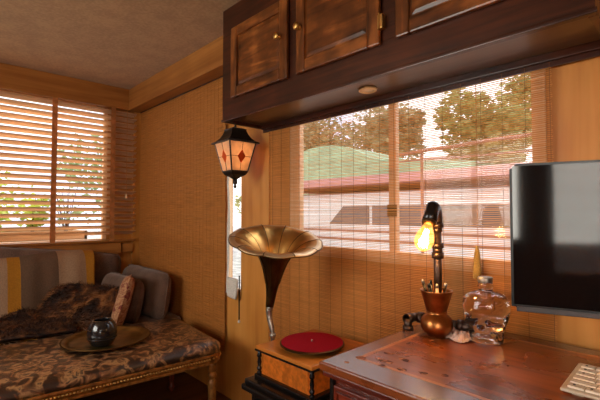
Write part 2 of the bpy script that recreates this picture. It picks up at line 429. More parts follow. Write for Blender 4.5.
def cushion(w, h, t, nx=22, ny=22, puff=1.0, corner=0.0, wob=0.006, seed=0):
    """soft cushion in the local xz plane (thickness along y), centred"""
    bm = B(); grid = {}
    for side in (1, -1):
        for i in range(nx + 1):
            for j in range(ny + 1):
                a = -1 + 2 * i / nx; b = -1 + 2 * j / ny
                edge = i in (0, nx) or j in (0, ny)
                if edge and side == -1: grid[(side, i, j)] = grid[(1, i, j)]; continue
                f = (max(0, 1 - abs(a) ** 5) ** 0.5) * (max(0, 1 - abs(b) ** 5) ** 0.5)
                # rounded outline
                ax = a * (1 - 0.06 * abs(b) ** 6 - corner * b ** 2 * abs(a)); bz = b * (1 - 0.06 * abs(a) ** 6 - corner * a ** 2 * abs(b))
                p = Vector((ax * w / 2, -side * t / 2 * f * puff, bz * h / 2))
                p += noise.noise_vector(p * 6 + Vector((seed, 0, 0))) * wob
                grid[(side, i, j)] = bm.verts.new(p)
    for side in (1, -1):
        for i in range(nx):
            for j in range(ny):
                q = [grid[(side, i, j)], grid[(side, i + 1, j)], grid[(side, i + 1, j + 1)], grid[(side, i, j + 1)]]
                if side == -1: q.reverse()
                bm.faces.new(q)
    return bm
def xform(bm, m):
    bmesh.ops.transform(bm, matrix=m, verts=bm.verts); return bm
def TR(loc, rz=0, rx=0, ry=0):
    return Matrix.Translation(loc) @ Matrix.Rotation(rz, 4, 'Z') @ Matrix.Rotation(rx, 4, 'X') @ Matrix.Rotation(ry, 4, 'Y')

# ================================================================== SETTING
XL, XR, YB, YR, ZC = -3.5, 2.6, 1.405, -1.35, 2.18
def wall_holes_y(y0, y1, x0, x1, z0, z1, holes):
    """wall slab parallel to x, with rectangular openings (hx0,hx1,hz0,hz1) left to right"""
    bm = B(); x = x0
    for hx0, hx1, hz0, hz1 in holes:
        box(bm, x, hx0, y0, y1, z0, z1)
        box(bm, hx0, hx1, y0, y1, z0, hz0); box(bm, hx0, hx1, y0, y1, hz1, z1)
        x = hx1
    box(bm, x, x1, y0, y1, z0, z1)
    return bm
struct('floor', bx(XL - .05, XR, YR - .05, YB + .05, -0.05, 0), M_floor)
struct('ceiling', bx(XL - .05, XR, YR - .05, YB + .05, ZC, ZC + .05), M_ceiling)
struct('wall_back', wall_holes_y(YB, YB + .05, XL, XR, 0, ZC, [(-2.135, -1.965, 0.66, 1.47), (-1.50, -0.38, 0.955, 1.74)]), M_panel)
struct('wall_rear', wall_holes_y(YR - .05, YR, XL, XR, 0, ZC, [(-2.4, -1.1, 0.95, 1.95), (0.42, 0.60, 0.9, 1.7), (0.80, 2.35, 0.62, 1.75)]), M_panel)
struct('wall_right', bx(XR, XR + .05, YR, YB, 0, ZC), M_panel)
bm = B()
box(bm, XL - .05, XL, YR, YB, 0, .89); box(bm, XL - .05, XL, YR, YB, 2.0, ZC)
box(bm, XL - .05, XL, 1.135, YB, .89, 2.0); box(bm, XL - .05, XL, YR, -0.75, .89, 2.0)
struct('wall_left', bm, M_panel)
# boxed pelmets under the ceiling
struct('trim_1', bx(XL + .001, -3.43, YR, 1.285, 2.0, ZC - .002, .004), M_valance_y)
struct('trim_2', bx(XL + .001, -1.757, 1.28, YB - .001, 2.0, ZC - .002, .004), M_valance)
# upright stile in the corner
struct('trim_3', bx(-3.498, -3.46, 1.34, YB - .001, 0.3, 2.0, .002), M_panel)
# wide plain upright board right of the slot window
struct('trim_4', bx(-1.955, -1.70, 1.393, YB - .0005, 0.0, 1.99, .002), M_panel)
# windows: frames + glass
def window_frame_y(name, x0, x1, z0, z1, y, t, w, mull=(), w_right=None, w_left=None):
    bm = B()
    box(bm, x0, x0 + w_left, y, y + t, z0, z1, .002) if w_left else box(bm, x0, x0 + w, y, y + t, z0, z1, .002); box(bm, x1 - (w_right or w), x1, y, y + t, z0, z1, .002)
    box(bm, x0, x1, y + .001, y + t - .001, z1 - w * .6, z1, .002); box(bm, x0, x1, y + .001, y + t - .001, z0, z0 + w * .6, .002)
    o = struct(name, bm, M_stile)
    for mx in mull:
        mb = struct('mullion', bx(mx - .017, mx + .017, y + .002, y + t - .002, z0 + .01, z1 - .01, .002), M_stile, parent=o)
    g = struct('glass', bx(x0 + w * .5, x1 - w * .5, y + t * .5, y + t * .5 + .003, z0 + w * .3, z1 - w * .3), M_glass, parent=o)
    return o
w2 = window_frame_y('window_2', -1.535, -0.360, 0.94, 1.745, 1.397, .03, .055, mull=(-0.915,), w_right=.04, w_left=.075)
struct('latch', bx(-.937, -.893, 1.3935, 1.399, 1.115, 1.165, .001), M_brass_dark, parent=w2)
struct('window_sill', bx(-1.56, -0.37, 1.394, 1.44, .925, .945, .003), M_stile_x, parent=w2)
w3 = window_frame_y('window_3', -2.14, -1.965, 0.66, 1.47, 1.41, .03, .018)
w1 = B()
y0, y1 = -0.75, 1.135
box(w1, -3.53, -3.495, y1 - .03, y1, .89, 2.0, .002); box(w1, -3.53, -3.495, y0, y0 + .03, .89, 2.0, .002)
box(w1, -3.53, -3.495, y0, y1, 1.97, 2.0, .002); box(w1, -3.53, -3.495, y0, y1, .89, .92, .002)
w1 = struct('window_1', w1, M_stile)
struct('glass', bx(-3.517, -3.514, y0 + .01, y1 - .01, .9, 1.99), M_glass, parent=w1)
struct('window_sill', bx(-3.499, -3.43, -1.3, 1.235, .795, .885, .006), M_valance_y, parent=w1)
struct('window_sill', bx(-3.499, -3.445, 1.245, 1.338, .80, .875, .006), M_valance_y, parent=w1)
w4 = window_frame_y('window_4', 0.80, 2.35, 0.62, 1.75, YR - .04, .045, .04, mull=(1.3, 1.8))
w5 = window_frame_y('fill_window', -2.4, -1.1, 0.95, 1.95, YR - .04, .045, .05, mull=(-1.75,))  # unseen window added to let fill light reach the sofa side
w6 = window_frame_y('window_6', 0.42, 0.60, 0.9, 1.7, YR - .04, .045, .03)

# ================================================================== OVERHEAD CABINET
CX0, CX1, CY, CZ0, CZ1 = -1.757, -0.185, 1.13, 1.597, 2.178
cab = thing('overhead_cabinet', 'long dark walnut wall cabinet with panelled doors under the ceiling', 'cabinet', (-0.97, 1.27, CZ0))
bm = B()
box(bm, CX0, CX0 + .018, CY + .02, YB - .002, CZ0, CZ1); box(bm, CX1 - .018, CX1, CY + .02, YB - .002, CZ0, CZ1)
box(bm, CX0, CX1, YB - .012, YB - .003, CZ0 + .02, CZ1); box(bm, CX0, CX1, CY + .02, YB - .003, CZ1 - .016, CZ1)
obj('body', bm, M_cab_z, cab)
obj('underside_panel', bx(CX0 + .016, CX1 - .016, CY + .018, YB - .03, CZ0 + .018, CZ0 + .03), M_soffit, cab)
obj('wall_moulding', box(bx(CX0 + .016, CX1 - .016, YB - .034, YB - .02, CZ0 - .006, CZ0 + .02, .003), CX0 + .016, CX1 - .016, YB - .021, YB - .012, CZ0 - .022, CZ0 + .005, .002), M_cab, cab)
doors = [(-1.661, -1.242), (-1.187, -0.776), (-0.713, -0.30)]
bm = B()
box(bm, CX0, CX1, CY, CY + .02, CZ0, 1.715, .003); box(bm, CX0, CX1, CY, CY + .02, 2.035, CZ1, .003)
xs = [CX0] + [v for d in doors for v in d] + [CX1]
for a, b in zip(xs[0::2], xs[1::2]): box(bm, a, b + (.012 if b != CX1 else 0) , CY + .001, CY + .019, 1.71, 2.04)
obj('face_frame', bm, M_cab, cab)
obj('bottom_rail_edge', bx(CX0 - .004, CX1 + .004, CY - .006, CY + .002, CZ0 - .001, CZ0 + .012, .003), M_cab, cab)
for k, (a, b) in enumerate(doors):
    z0, z1, yf, fw = 1.70, 2.05, CY - .018, .05
    d = obj('door', bx(a + fw - .004, b - fw + .004, CY - .009, CY - .001, z0 + fw - .004, z1 - fw + .004), M_door, cab)
    for u0 in (a, b - fw): obj('stile', bx(u0, u0 + fw, yf, CY - .001, z0, z1, .006), M_door, d)
    for w0 in (z0, z1 - fw): obj('rail', bx(a + fw + .0003, b - fw - .0003, yf, CY - .001, w0, w0 + fw, .006), M_door_x, d)
    bm = B()   # raised panel with a bevelled field
    p = [(a + fw + .008, z0 + fw + .008), (b - fw - .008, z0 + fw + .008), (b - fw - .008, z1 - fw - .008), (a + fw + .008, z1 - fw - .008)]
    q = [(a + fw + .020, z0 + fw + .020), (b - fw - .020, z0 + fw + .020), (b - fw - .020, z1 - fw - .020), (a + fw + .020, z1 - fw - .020)]
    vo = [bm.verts.new((x, CY - .0095, z)) for x, z in p]; vi = [bm.verts.new((x, CY - .0125, z)) for x, z in q]
    for i in range(4): bm.faces.new((vo[i], vo[(i + 1) % 4], vi[(i + 1) % 4], vi[i]))
    bm.faces.new(vi)
    obj('door_panel', bm, M_door_x, d)
    kx = (b - .05 + .018) if k == 0 else (a + .02)
    if k == 0: kx = -1.29
    if k == 1: kx = -1.165
    if k == 2: kx = -0.335
    bm = B(); Rm = Matrix.Rotation(radians(90), 3, 'X')
    lathe(bm, [(0.010, 0), (0.010, .002), (0.005, .004), (0.006, .011), (0.0145, .014), (0.016, .020), (0.011, .025), (0.0, .0265)], (kx, yf, 1.888), 20, Rm)
    obj('knob', bm, M_brass, d, True)
    hx = {0: a - .004, 1: b + .004, 2: b + .004}[k]
    for hz in ((1.775, 1.975) if k else ()):
        bm = bx(hx - .009, hx + .012, CY - .021, CY - .0005, hz - .024, hz + .024, .002)
        tube(bm, [(hx - .001, CY - .021, hz - .027), (hx - .001, CY - .021, hz + .027)], .0035, 10)
        obj('hinge', bm, M_brass, d)
dl = thing('downlight', 'small round brass downlight puck under the dark wall cabinet', 'light', (-0.934, 1.262, CZ0 + .018))
bm = B(); lathe(bm, [(0.0, -.0005), (.024, -.0005), (.027, -.0085), (.031, -.011), (.035, -.009), (.037, -.001), (.0, -.0002)][::-1], (-0.934, 1.262, CZ0 + .018), 32)
obj('bezel', bm, mat_plain('cream_brass_bezel', rgb(226, 196, 150), .45, .3), dl, True)
bm = B(); lathe(bm, [(.0, -.0095), (.018, -.009), (.0255, -.006), (.0255, -.002)], (-0.934, 1.262, CZ0 + .018), 28)
obj('lens', bm, M_brass_pale, dl, True)

# ================================================================== BLINDS AND SHADES
# wooden venetian blind on the left wall
vb = thing('venetian_blind', 'wooden slatted venetian blind across the window over the sofa', 'blind', (-3.45, 0.3, 0.90))
z = 1.965; yv0, yv1 = -0.80, 1.352
while z > 0.93:
    w, t, tilt = .05, .003, radians(32)
    bm = B(); c = Vector((-3.455, 0, z + random.uniform(-.0008, .0008)))
    ux = Vector((cos(tilt), 0, sin(tilt))); uz = Vector((-sin(tilt), 0, cos(tilt)))
    nn = 6; top = []; bot = []
    for yy in (yv0, yv1):
        tr = [bm.verts.new(c + ux * (w * (i / nn - .5)) + uz * (t / 2 + .003 * (1 - (2 * i / nn - 1) ** 2)) + Vector((0, yy, 0))) for i in range(nn + 1)]
        br = [bm.verts.new(c + ux * (w * (i / nn - .5)) + uz * (-t / 2 + .003 * (1 - (2 * i / nn - 1) ** 2)) + Vector((0, yy, 0))) for i in range(nn + 1)]
        top.append(tr); bot.append(br)
    for i in range(nn):
        bm.faces.new((top[0][i], top[0][i + 1], top[1][i + 1], top[1][i])); bm.faces.new((bot[0][i], bot[1][i], bot[1][i + 1], bot[0][i + 1]))
        bm.faces.new((top[0][i], bot[0][i], bot[0][i + 1], top[0][i + 1])); bm.faces.new((top[1][i], top[1][i + 1], bot[1][i + 1], bot[1][i]))
    bm.faces.new((top[0][0], top[1][0], bot[1][0], bot[0][0])); bm.faces.new((top[0][nn], bot[0][nn], bot[1][nn], top[1][nn]))
    obj('slat', bm, M_blind, vb)
    z -= .0475
obj('bottom_rail', bx(-3.48, -3.432, yv0, yv1, .893, .912, .004), M_valance_y, vb)
for yt in (-.1, .318, .736, 1.157):
    obj('ladder_tape', bx(-3.4275, -3.4262, yt - .018, yt + .018, .90, 2.0), M_tape, vb)
bm = B(); tube(bm, [(-3.41, 1.262, 1.99), (-3.41, 1.262, 1.285)], .0022, 6)
tc_ = obj('lift_cord', bm, M_tape, vb)
bm = B(); lathe(bm, [(.003, .04), (.006, .032), (.010, .006), (.009, 0), (0, 0)][::-1], (-3.41, 1.262, 1.25), 12)
obj('tassel', bm, M_stile, tc_, True)

def bamboo_shade(name, label, x0, x1, z0, z1, y, pitch, hgt, thr, mat, grp=None, thick=.0012):
    t = thing(name, label, 'shade', ((x0 + x1) / 2, y, z0), grp)
    bm = B(); z = z1
    while z > z0:
        dz = random.uniform(-.12, .12) * pitch; h = hgt * random.uniform(.85, 1.15)
        e = random.uniform(-.002, .002)
        segs = 1
        box(bm, x0 + e, x1 + random.uniform(-.0025, .0025), y - thick / 2, y + thick / 2, z + dz - h, z + dz)
        z -= pitch
    obj('slats', bm, mat, t)
    x = x0 + thr * .5
    while x < x1:
        bm = B(); box(bm, x - .0005, x + .0005, y - thick / 2 - .0012, y - thick / 2 - .0002, z0, z1)
        obj('binding_thread', bm, M_thread if mat is M_slat else mat, t)
        x += thr
    obj('headrail', bx(x0, x1, y - .004, y + .003, z1, z1 + .012), M_cab, t)
    return t
s2 = bamboo_shade('bamboo_shade', 'sheer slatted bamboo roll shade over the window behind the monitor', -1.69, -0.340, 0.42, 1.600, 1.385, .0064, .0026, .069, M_slat)
s1 = bamboo_shade('bamboo_shade', 'closely woven tan bamboo shade filling the wall beside the corner sofa', -3.435, -2.112, 0.28, 1.99, 1.384, .0052, .0049, .045, M_slat_dense)
s3 = bamboo_shade('bamboo_shade', 'bamboo roll shade over the wide window in the wall opposite the desk', .78, 2.37, 0.60, 1.78, YR + .012, .012, .0058, .12, M_slat)
# pull cord with a wooden tassel on the sheer shade
bm = B(); tube(bm, [(-.563, 1.374, 1.57), (-.563, 1.374, 1.02)], .0012, 6)
pc = obj('pull_cord', bm, M_tape, s2)
bm = B(); lathe(bm, [(.0, .0), (.014, .0), (.0135, .03), (.009, .085), (.004, .108), (.0, .112)], (-.563, 1.366, .91), 14)
obj('tassel', bm, mat_fabric('straw_yellow_cord', rgb(206, 166, 92)), pc, True)

# narrow white curtain strip and its cord at the slot window
bm = B(); rows = 40; prev = None
for i in range(rows + 1):
    tt = i / rows; z = 1.62 - tt * .98
    l_ = -2.108 + .004 * sin(tt * 17); wd = .026 + .008 * sin(tt * 11 + 1)
    row = [bm.verts.new((l_ + wd * k / 4, 1.392 + .004 * sin(k * 1.9 + tt * 3), z)) for k in range(5)]
    if prev:
        for k in range(4): bm.faces.new((prev[k], prev[k + 1], row[k + 1], row[k]))
    prev = row
cur = thing('curtain', 'narrow wavy white lace curtain strip at the slot window', 'curtain', (-2.095, 1.392, .64))
obj('cloth', bm, M_white, cur, True, mods=[('SOLIDIFY', dict(thickness=.0015))])
bm = cushion(.095, .125, .022, 10, 12, wob=.016, seed=4); xform(bm, TR((-1.995, 1.362, .69), .1, .0, .12))
tag(obj('cloth_bundle', bm, M_white, None, True, loc=(-2.03, 1.365, .64)), 'folded white cloth hanging low in the slot window', 'cloth')
hc = thing('hanging_cord', 'thin dark cord with a white end bead hanging beside the slot window', 'cord', (-1.962, 1.385, .49))
bm = B(); tube(bm, [(-1.962, 1.385, .76), (-1.961, 1.384, .62), (-1.962, 1.385, .50)], .004, 8); obj('cord', bm, M_black, hc)
bm = B(); lathe(bm, [(0, 0), (.007, .003), (.008, .012), (.004, .02), (0, .021)], (-1.962, 1.385, .482), 12); obj('bead', bm, M_white, hc, True)

# ================================================================== LANTERN
LX, LY = -1.80, 1.24
lan = thing('wall_lantern', 'black metal coach lantern with milky panes and amber diamonds', 'lantern', (LX, LY, 1.27))
zt, zb = 1.505, 1.395
def ngon(r, z, n=4, ph=-.86): return [Vector((LX + r * cos(ph + 2 * pi * k / n), LY + r * sin(ph + 2 * pi * k / n), z)) for k in range(n)]
def rings(bm, rr, n=4, cap=True):
    rs = [[bm.verts.new(p) for p in ngon(r, z, n)] for r, z in rr]
    for a, b in zip(rs, rs[1:]):
        for k in range(n): bm.faces.new((a[k], a[(k + 1) % n], b[(k + 1) % n], b[k]))
    if cap: bm.faces.new(rs[-1]); bm.faces.new(list(reversed(rs[0])))
    return bm
bm = rings(B(), [(.116, 1.504), (.134, 1.503), (.135, 1.509), (.108, 1.519), (.086, 1.536), (.070, 1.556), (.062, 1.574), (.063, 1.582), (.045, 1.588), (.02, 1.592)])
obj('roof', bm, M_blackmetal, lan)
bm = rings(B(), [(.012, 1.312), (.034, 1.325), (.056, 1.334), (.070, 1.348), (.073, 1.356), (.066, 1.359)])
obj('base_cup', bm, M_blackmetal, lan)
bm = B(); lathe(bm, [(0, 1.262), (.006, 1.266), (.009, 1.274), (.005, 1.282), (.012, 1.29), (.012, 1.313), (0, 1.313)], (LX, LY, 0), 14)
obj('finial', bm, M_blackmetal, lan, True)
T = ngon(.112, 1.505); Bo = ngon(.069, 1.357)
for k in range(4):
    bm = B(); tube(bm, [Bo[k], T[k]], .0045, 6); obj('corner_bar', bm, M_blackmetal, lan)
for k in range(4):
    a, b, c, d = Bo[k], Bo[(k + 1) % 4], T[(k + 1) % 4], T[k]
    bm = B(); f = bm.faces.new([bm.verts.new(p) for p in (a, b, c, d)])
    pn = obj('pane', bm, M_milk, lan, mods=[('SOLIDIFY', dict(thickness=.0015))])
    mid = (a + b + c + d) / 4; nrm = ((b - a).cross(d - a)).normalized()
    if nrm.dot(mid - Vector((LX, LY, mid.z))) < 0: nrm.negate()
    ux = (b - a).normalized(); uz = ((c + d) - (a + b)).normalized()
    mo = mid + nrm * .0022 - ux * 0
    bm = B(); vv = [mo + ux * .024, mo + uz * .036, mo - ux * .024, mo - uz * .036]
    top = [bm.verts.new(p + nrm * .0012) for p in vv]; bot = [bm.verts.new(p - nrm * .001) for p in vv]
    bm.faces.new(top); bm.faces.new(list(reversed(bot)))
    for i in range(4): bm.faces.new((top[i], bot[i], bot[(i + 1) % 4], top[(i + 1) % 4]))
    obj('diamond', bm, M_amber, pn)
    for u0, u1 in ((uz * .036, (c + d) / 2 + nrm * .002 - mo), (uz * -.036, (a + b) / 2 + nrm * .002 - mo), (ux * .024, ux * .060), (ux * -.024, ux * -.060)):
        obj('leading', tube(B(), [mo + u0, mo + u1], .0014, 5), M_blackmetal, pn)
bm = B(); tube(bm, [(LX, LY, 1.588), (LX, LY, 1.62), (LX, LY + .02, 1.65), (LX, LY + .06, 1.66), (LX, YB - .003, 1.66)], .006, 8)
lathe(bm, [(.035, 0), (.035, .008), (.02, .014), (0, .014)], (LX, YB - .002, 1.66), 16, Matrix.Rotation(radians(90), 3, 'X'))
obj('bracket', bm, M_blackmetal, lan)
bm = B(); lathe(bm, [(0, 1.36), (.010, 1.362), (.012, 1.385), (.012, 1.40), (.020, 1.42), (.024, 1.44), (.018, 1.46), (0, 1.468)], (LX, LY, 0), 14)
obj('bulb', bm, mat_emit('warm_bulb', (1.0, 0.55, 0.2, 1), 14), lan, True)
def point(name, loc, power, col, r=.02, parent=None):
    l = bpy.data.lights.new(name, 'POINT'); l.energy = power; l.color = col; l.shadow_soft_size = r
    o = bpy.data.objects.new(name, l); COL.objects.link(o)
    o.location = Vector(loc) - (WL[parent.name] if parent else Vector((0, 0, 0)))
    if parent: o.parent = parent
    return o
point('lantern_glow', (LX, LY, 1.475), .8, (1.0, .58, .26), .02, lan)

# ================================================================== DESK
DX0, DX1, DY0, DY1, DZ = -0.717, 0.75, 0.755, 1.372, 0.75
desk = thing('desk', 'red-brown veneered writing desk with scratched top and drawers', 'desk', (0, 1.06, 0))
bm = bx(DX0, DX1, DY0, DY1, DZ - .022, DZ, .004)
obj('desk_top', bm, M_desktop, desk)
obj('top_moulding', bx(DX0 + .006, DX1 - .006, DY0 + .006, DY1 - .006, DZ - .036, DZ - .0222, .004), M_reddish, desk)
bm = B(); i0, i1, j0, j1, w = DX0 + .052, DX1 - .052, DY0 + .085, DY1 - .06, .012
box(bm, i0, i1, j0, j0 + w, DZ - .003, DZ + .0003); box(bm, i0, i1, j1 - w, j1, DZ - .003, DZ + .0003)
box(bm, i0, i0 + w, j0 + w, j1 - w, DZ - .003, DZ + .0003); box(bm, i1 - w, i1, j0 + w, j1 - w, DZ - .003, DZ + .0003)
obj('inlay', bm, M_inlay, desk)
M_border = mat_wood('greyish_walnut_border', rgb(78, 50, 42), rgb(116, 78, 64), 'x', 18, 2, 0.22, coat=0.6, blotch=7, spec=0.7, bump=0.04)
e = .006
for (a, b, c, d) in ((DX0 + e, DX1 - e, DY0 + e, j0), (DX0 + e, DX1 - e, j1, DY1 - e), (DX0 + e, i0, j0, j1), (i1, DX1 - e, j0, j1)):
    obj('border_veneer', bx(a, b, c, d, DZ - .003, DZ + .0002), M_border, desk)
# worn chips along the left side of the top, low irregular flakes
for (cx, cy, r) in [(-.655, .85, .012), (-.60, .875, .016), (-.57, .92, .013), (-.625, .93, .010), (-.54, .86, .012), (-.49, .875, .010), (-.66, .80, .006), (-.585, .845, .010), (-.45, .90, .009)]:
    bm = B(); n = 11
    bm.faces.new([bm.verts.new((cx + r * random.uniform(.6, 1.3) * cos(2 * pi * k / n) * 1.3, cy + r * random.uniform(.5, 1.2) * sin(2 * pi * k / n), DZ + .0005)) for k in range(n)])
    obj('worn_patch', bm, M_worn, desk)
bm = B()
box(bm, DX0 + .02, -.25, DY0 + .03, DY1 - .03, .10, DZ - .036); box(bm, .32, DX1 - .02, DY0 + .03, DY1 - .03, .10, DZ - .036)
box(bm, -.25, .32, DY0 + .05, DY0 + .07, .60, DZ - .036); box(bm, -.25, .32, DY1 - .06, DY1 - .04, .10, DZ - .036)
obj('carcass', bm, M_reddish_z, desk)
obj('plinth', box(bx(DX0 + .012, -.242, DY0 + .02, DY1 - .02, 0, .10, .005), .312, DX1 - .012, DY0 + .02, DY1 - .02, 0, .10, .005), M_reddish, desk)
for (a, b) in ((DX0 + .035, -.265), (.335, DX1 - .035)):
    for (z0, z1) in ((.575, .695), (.36, .56), (.13, .345)):
        d = obj('drawer', bx(a, b, DY0 + .016, DY0 + .032, z0, z1, .003), M_reddish, desk)
        bm = B()
        for zz in (z0 + .012, z1 - .015): box(bm, a + .012, b - .012, DY0 + .010, DY0 + .017, zz, zz + .004, .001)
        for xx in (a + .012, b - .016): box(bm, xx, xx + .004, DY0 + .010, DY0 + .017, z0 + .012, z1 - .011, .001)
        obj('beading', bm, M_reddish, d)
        for kx in (a + (b - a) * .27, a + (b - a) * .73):
            bm = B(); lathe(bm, [(.013, 0), (.012, .002), (.005, .005), (.005, .012), (.012, .017), (.010, .023), (0, .025)], (kx, DY0 + .016, (z0 + z1) / 2), 16, Matrix.Rotation(radians(90), 3, 'X'))
            obj('knob', bm, M_brass_dark, d, True)
obj('drawer', bx(-.22, .29, DY0 + .034, DY0 + .05, .615, .69, .003), M_reddish, desk)
# narrow dark post at the left front corner of the desk
for xx in (DX0 + .02,):
    obj('corner_post', bx(xx, xx + .012, DY0 + .018, DY0 + .03, .10, DZ - .036, .002), M_black, desk)

# ================================================================== GRAMOPHONE on a low black cabinet
gs = thing('gramophone_stand', 'low black cabinet with moulded top under the gramophone', 'cabinet', (-1.12, 1.16, 0))
obj('moulded_top', box(bx(-1.315, -.905, .955, 1.345, .455, .475, .006), -1.325, -.895, .945, 1.35, .432, .455, .008), M_black, gs)
obj('body', bx(-1.295, -.92, .975, 1.335, .05, .432, .004), M_black, gs)
fr = obj('door', bx(-1.27, -.945, .962, .976, .09, .405, .006), M_black, gs)
bm = B(); tube(bm, arc_pts((-1.107, .962, .235), .125, pi * .1, pi * .9, (1, 0, 0), (0, 0, 1), 14), .005, 8); obj('arched_moulding', bm, M_blackmetal, fr)
bm = B(); lathe(bm, [(.008, 0), (.004, .004), (.010, .012), (0, .017)], (-.98, .962, .25), 14, Matrix.Rotation(radians(90), 3, 'X')); obj('knob', bm, M_brass_dark, fr, True)
for a in (-1.285, -.955):
    for b in (.985, 1.30): obj('foot', bx(a, a + .03, b, b + .03, 0, .05, .004), M_black, gs)

gx0, gx1, gy0, gy1 = -1.295, -0.978, .995, 1.33
gr = thing('gramophone', 'antique wooden gramophone with brass horn and crimson turntable', 'gramophone', ((gx0 + gx1) / 2, 1.16, .475))
obj('lid', bx(gx0, gx1, gy0, gy1, .585, .600, .004), M_oak, gr)
obj('lid_edge', bx(gx0 - .003, gx1 + .003, gy0 - .003, gy1 + .003, .579, .5865, .002), M_black, gr)
obj('case', bx(gx0 + .018, gx1 - .018, gy0 + .016, gy1 - .012, .488, .580, .002), M_oakburr, gr)
obj('base_moulding', bx(gx0 - .004, gx1 + .004, gy0 - .004, gy1 + .004, .475, .489, .004), M_black, gr)
for a in (gx0 + .011, gx1 - .011):
    for b in (gy0 + .011, gy1 - .011):
        bm = B(); lathe(bm, [(.009, .489), (.010, .495), (.006, .50), (.010, .508), (.010, .512), (.006, .518), (.009, .534), (.006, .552), (.010, .557), (.010, .563), (.007, .57), (.009, .579)], (a, b, 0), 12)
        obj('corner_column', bm, M_black, gr, True)
obj('front_panel', bx(gx0 + .032, gx1 - .032, gy0 + .011, gy0 + .0165, .497, .572, .002), M_oakburr, gr)
tcx, tcy = -1.117, 1.137
bm = B(); lathe(bm, [(.0, .601), (.02, .601), (.02, .612), (.122, .613), (.127, .616), (.127, .621), (.124, .623), (.0, .6232)], (tcx, tcy, 0), 56)
tt = obj('turntable', bm, M_brass_dark, gr, True, mods=[('EDGE_SPLIT', dict(split_angle=radians(35)))])
bm = B(); lathe(bm, [(0, .6233), (.1215, .6233), (.1215, .6248), (0, .6250)], (tcx, tcy, 0), 56); obj('felt', bm, M_redfelt, tt)
bm = B(); lathe(bm, [(.0035, .6245), (.0035, .631), (0, .633)], (tcx, tcy, 0), 12); obj('spindle', bm, M_nickel, tt, True)
# elbow + horn, swept along a curve that bends towards the room
tow = Vector((.60, -.80, 0))
base = Vector((-1.302, 1.09, .528))
bm = B(); tube(bm, [base, base + Vector((0, 0, .09)), base + Vector((-.006, 0, .12)), base + Vector((-.022, 0, .16)), base + Vector((-.026, 0, .185)), base + Vector((-.020, 0, .205))], [.008, .008, .011, .012, .013, .015], 16)
el = obj('tone_arm_elbow', bm, M_nickel, gr, True)
bm = B(); lathe(bm, [(.014, 0), (.016, .004), (.016, .012), (.012, .014)], base + Vector((-.020, 0, .196)), 18)
lathe(bm, [(.012, 0), (.013, .003), (.013, .012), (.010, .014)], base + Vector((0, 0, .085)), 16)
obj('collar', bm, M_nickel, el, True)
bm = bx(base.x - .010, gx0 + .02, base.y - .012, base.y + .012, base.z, base.z + .03, .003); obj('bracket', bm, M_nickel, el)
NP = 10; SEG = 8
H0 = base + Vector((-.020, 0, .205))
prof = [(0, .017), (.03, .0195), (.06, .0235), (.09, .029), (.12, .0365), (.15, .0455), (.18, .057), (.205, .070), (.228, .086), (.246, .105), (.260, .127), (.268, .150), (.272, .168), (.272, .182), (.268, .191)]
def axis_at(t):
    # direction tilts from upright to 20 degrees towards the room
    p = Vector(H0); s = 0; d = Vector((0, 0, 1))
    while s < t - 1e-9:
        a = radians(15) * min(1, s / .20); side = Vector((.25, .05, 0)) * .35
        d = (Vector((0, 0, 1)) * cos(a) + tow * sin(a) + Vector((.10, .08, 0))).normalized()
        st = min(.005, t - s); p += d * st; s += st
    return p, d
hv = []; N = NP * SEG
outer = B(); seam = B()
ringsv = []
for (t, r) in prof:
    t = t * 1.10
    p, d = axis_at(t); u = (tow - d * tow.dot(d)).normalized(); v = d.cross(u)
    ring = []
    for k in range(N):
        a = 2 * pi * k / N; ph = (k % SEG) / SEG
        sc = sin(pi * ph)
        flat = cos(pi / NP) / cos((ph - .5) * 2 * pi / NP) if True else 1
        rr = r * (flat * .5 + .5) * (1 + .035 * sc * min(1, t / .28) ** 3)
        ring.append(outer.verts.new(p + u * rr * cos(a) + v * rr * sin(a) - d * (.004 * sc * (t / .28) ** 2)))
    ringsv.append(ring)
for i, (a, b) in enumerate(zip(ringsv, ringsv[1:])):
    for k in range(N):
        f = outer.faces.new((a[k], a[(k + 1) % N], b[(k + 1) % N], b[k])); f.material_index = 1 if i >= len(prof) - 3 else 0  # lip rings paler: window reflection put into the brass colour
for k in range(0, N, SEG):
    pts = [ringsv[i][k].co.copy() for i in range(3, len(prof))]
    tube(seam, pts, [.0024 + .0012 * i / len(pts) for i in range(len(pts))], 6)
rim = B(); tube(rim, [v.co.copy() for v in ringsv[-1]] + [ringsv[-1][0].co.copy()], .0028, 6, cap=False)
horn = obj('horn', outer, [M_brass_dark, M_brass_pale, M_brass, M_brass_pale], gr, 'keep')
horn.data.polygons.foreach_set('use_smooth', [True] * len(horn.data.polygons))
md = horn.modifiers.new('solidify', 'SOLIDIFY'); md.thickness = .0022; md.offset = -1; md.material_offset = 2
obj('seam', seam, M_brass_dark, horn); obj('rim', rim, M_brass_dark, horn, True)
# crank on the left side
bm = B(); tube(bm, [(gx1 - .01, 1.2, .53), (gx1 + .035, 1.2, .53), (gx1 + .04, 1.2, .525), (gx1 + .04, 1.2, .50)], .004, 8)
obj('crank', bm, M_nickel, gr)

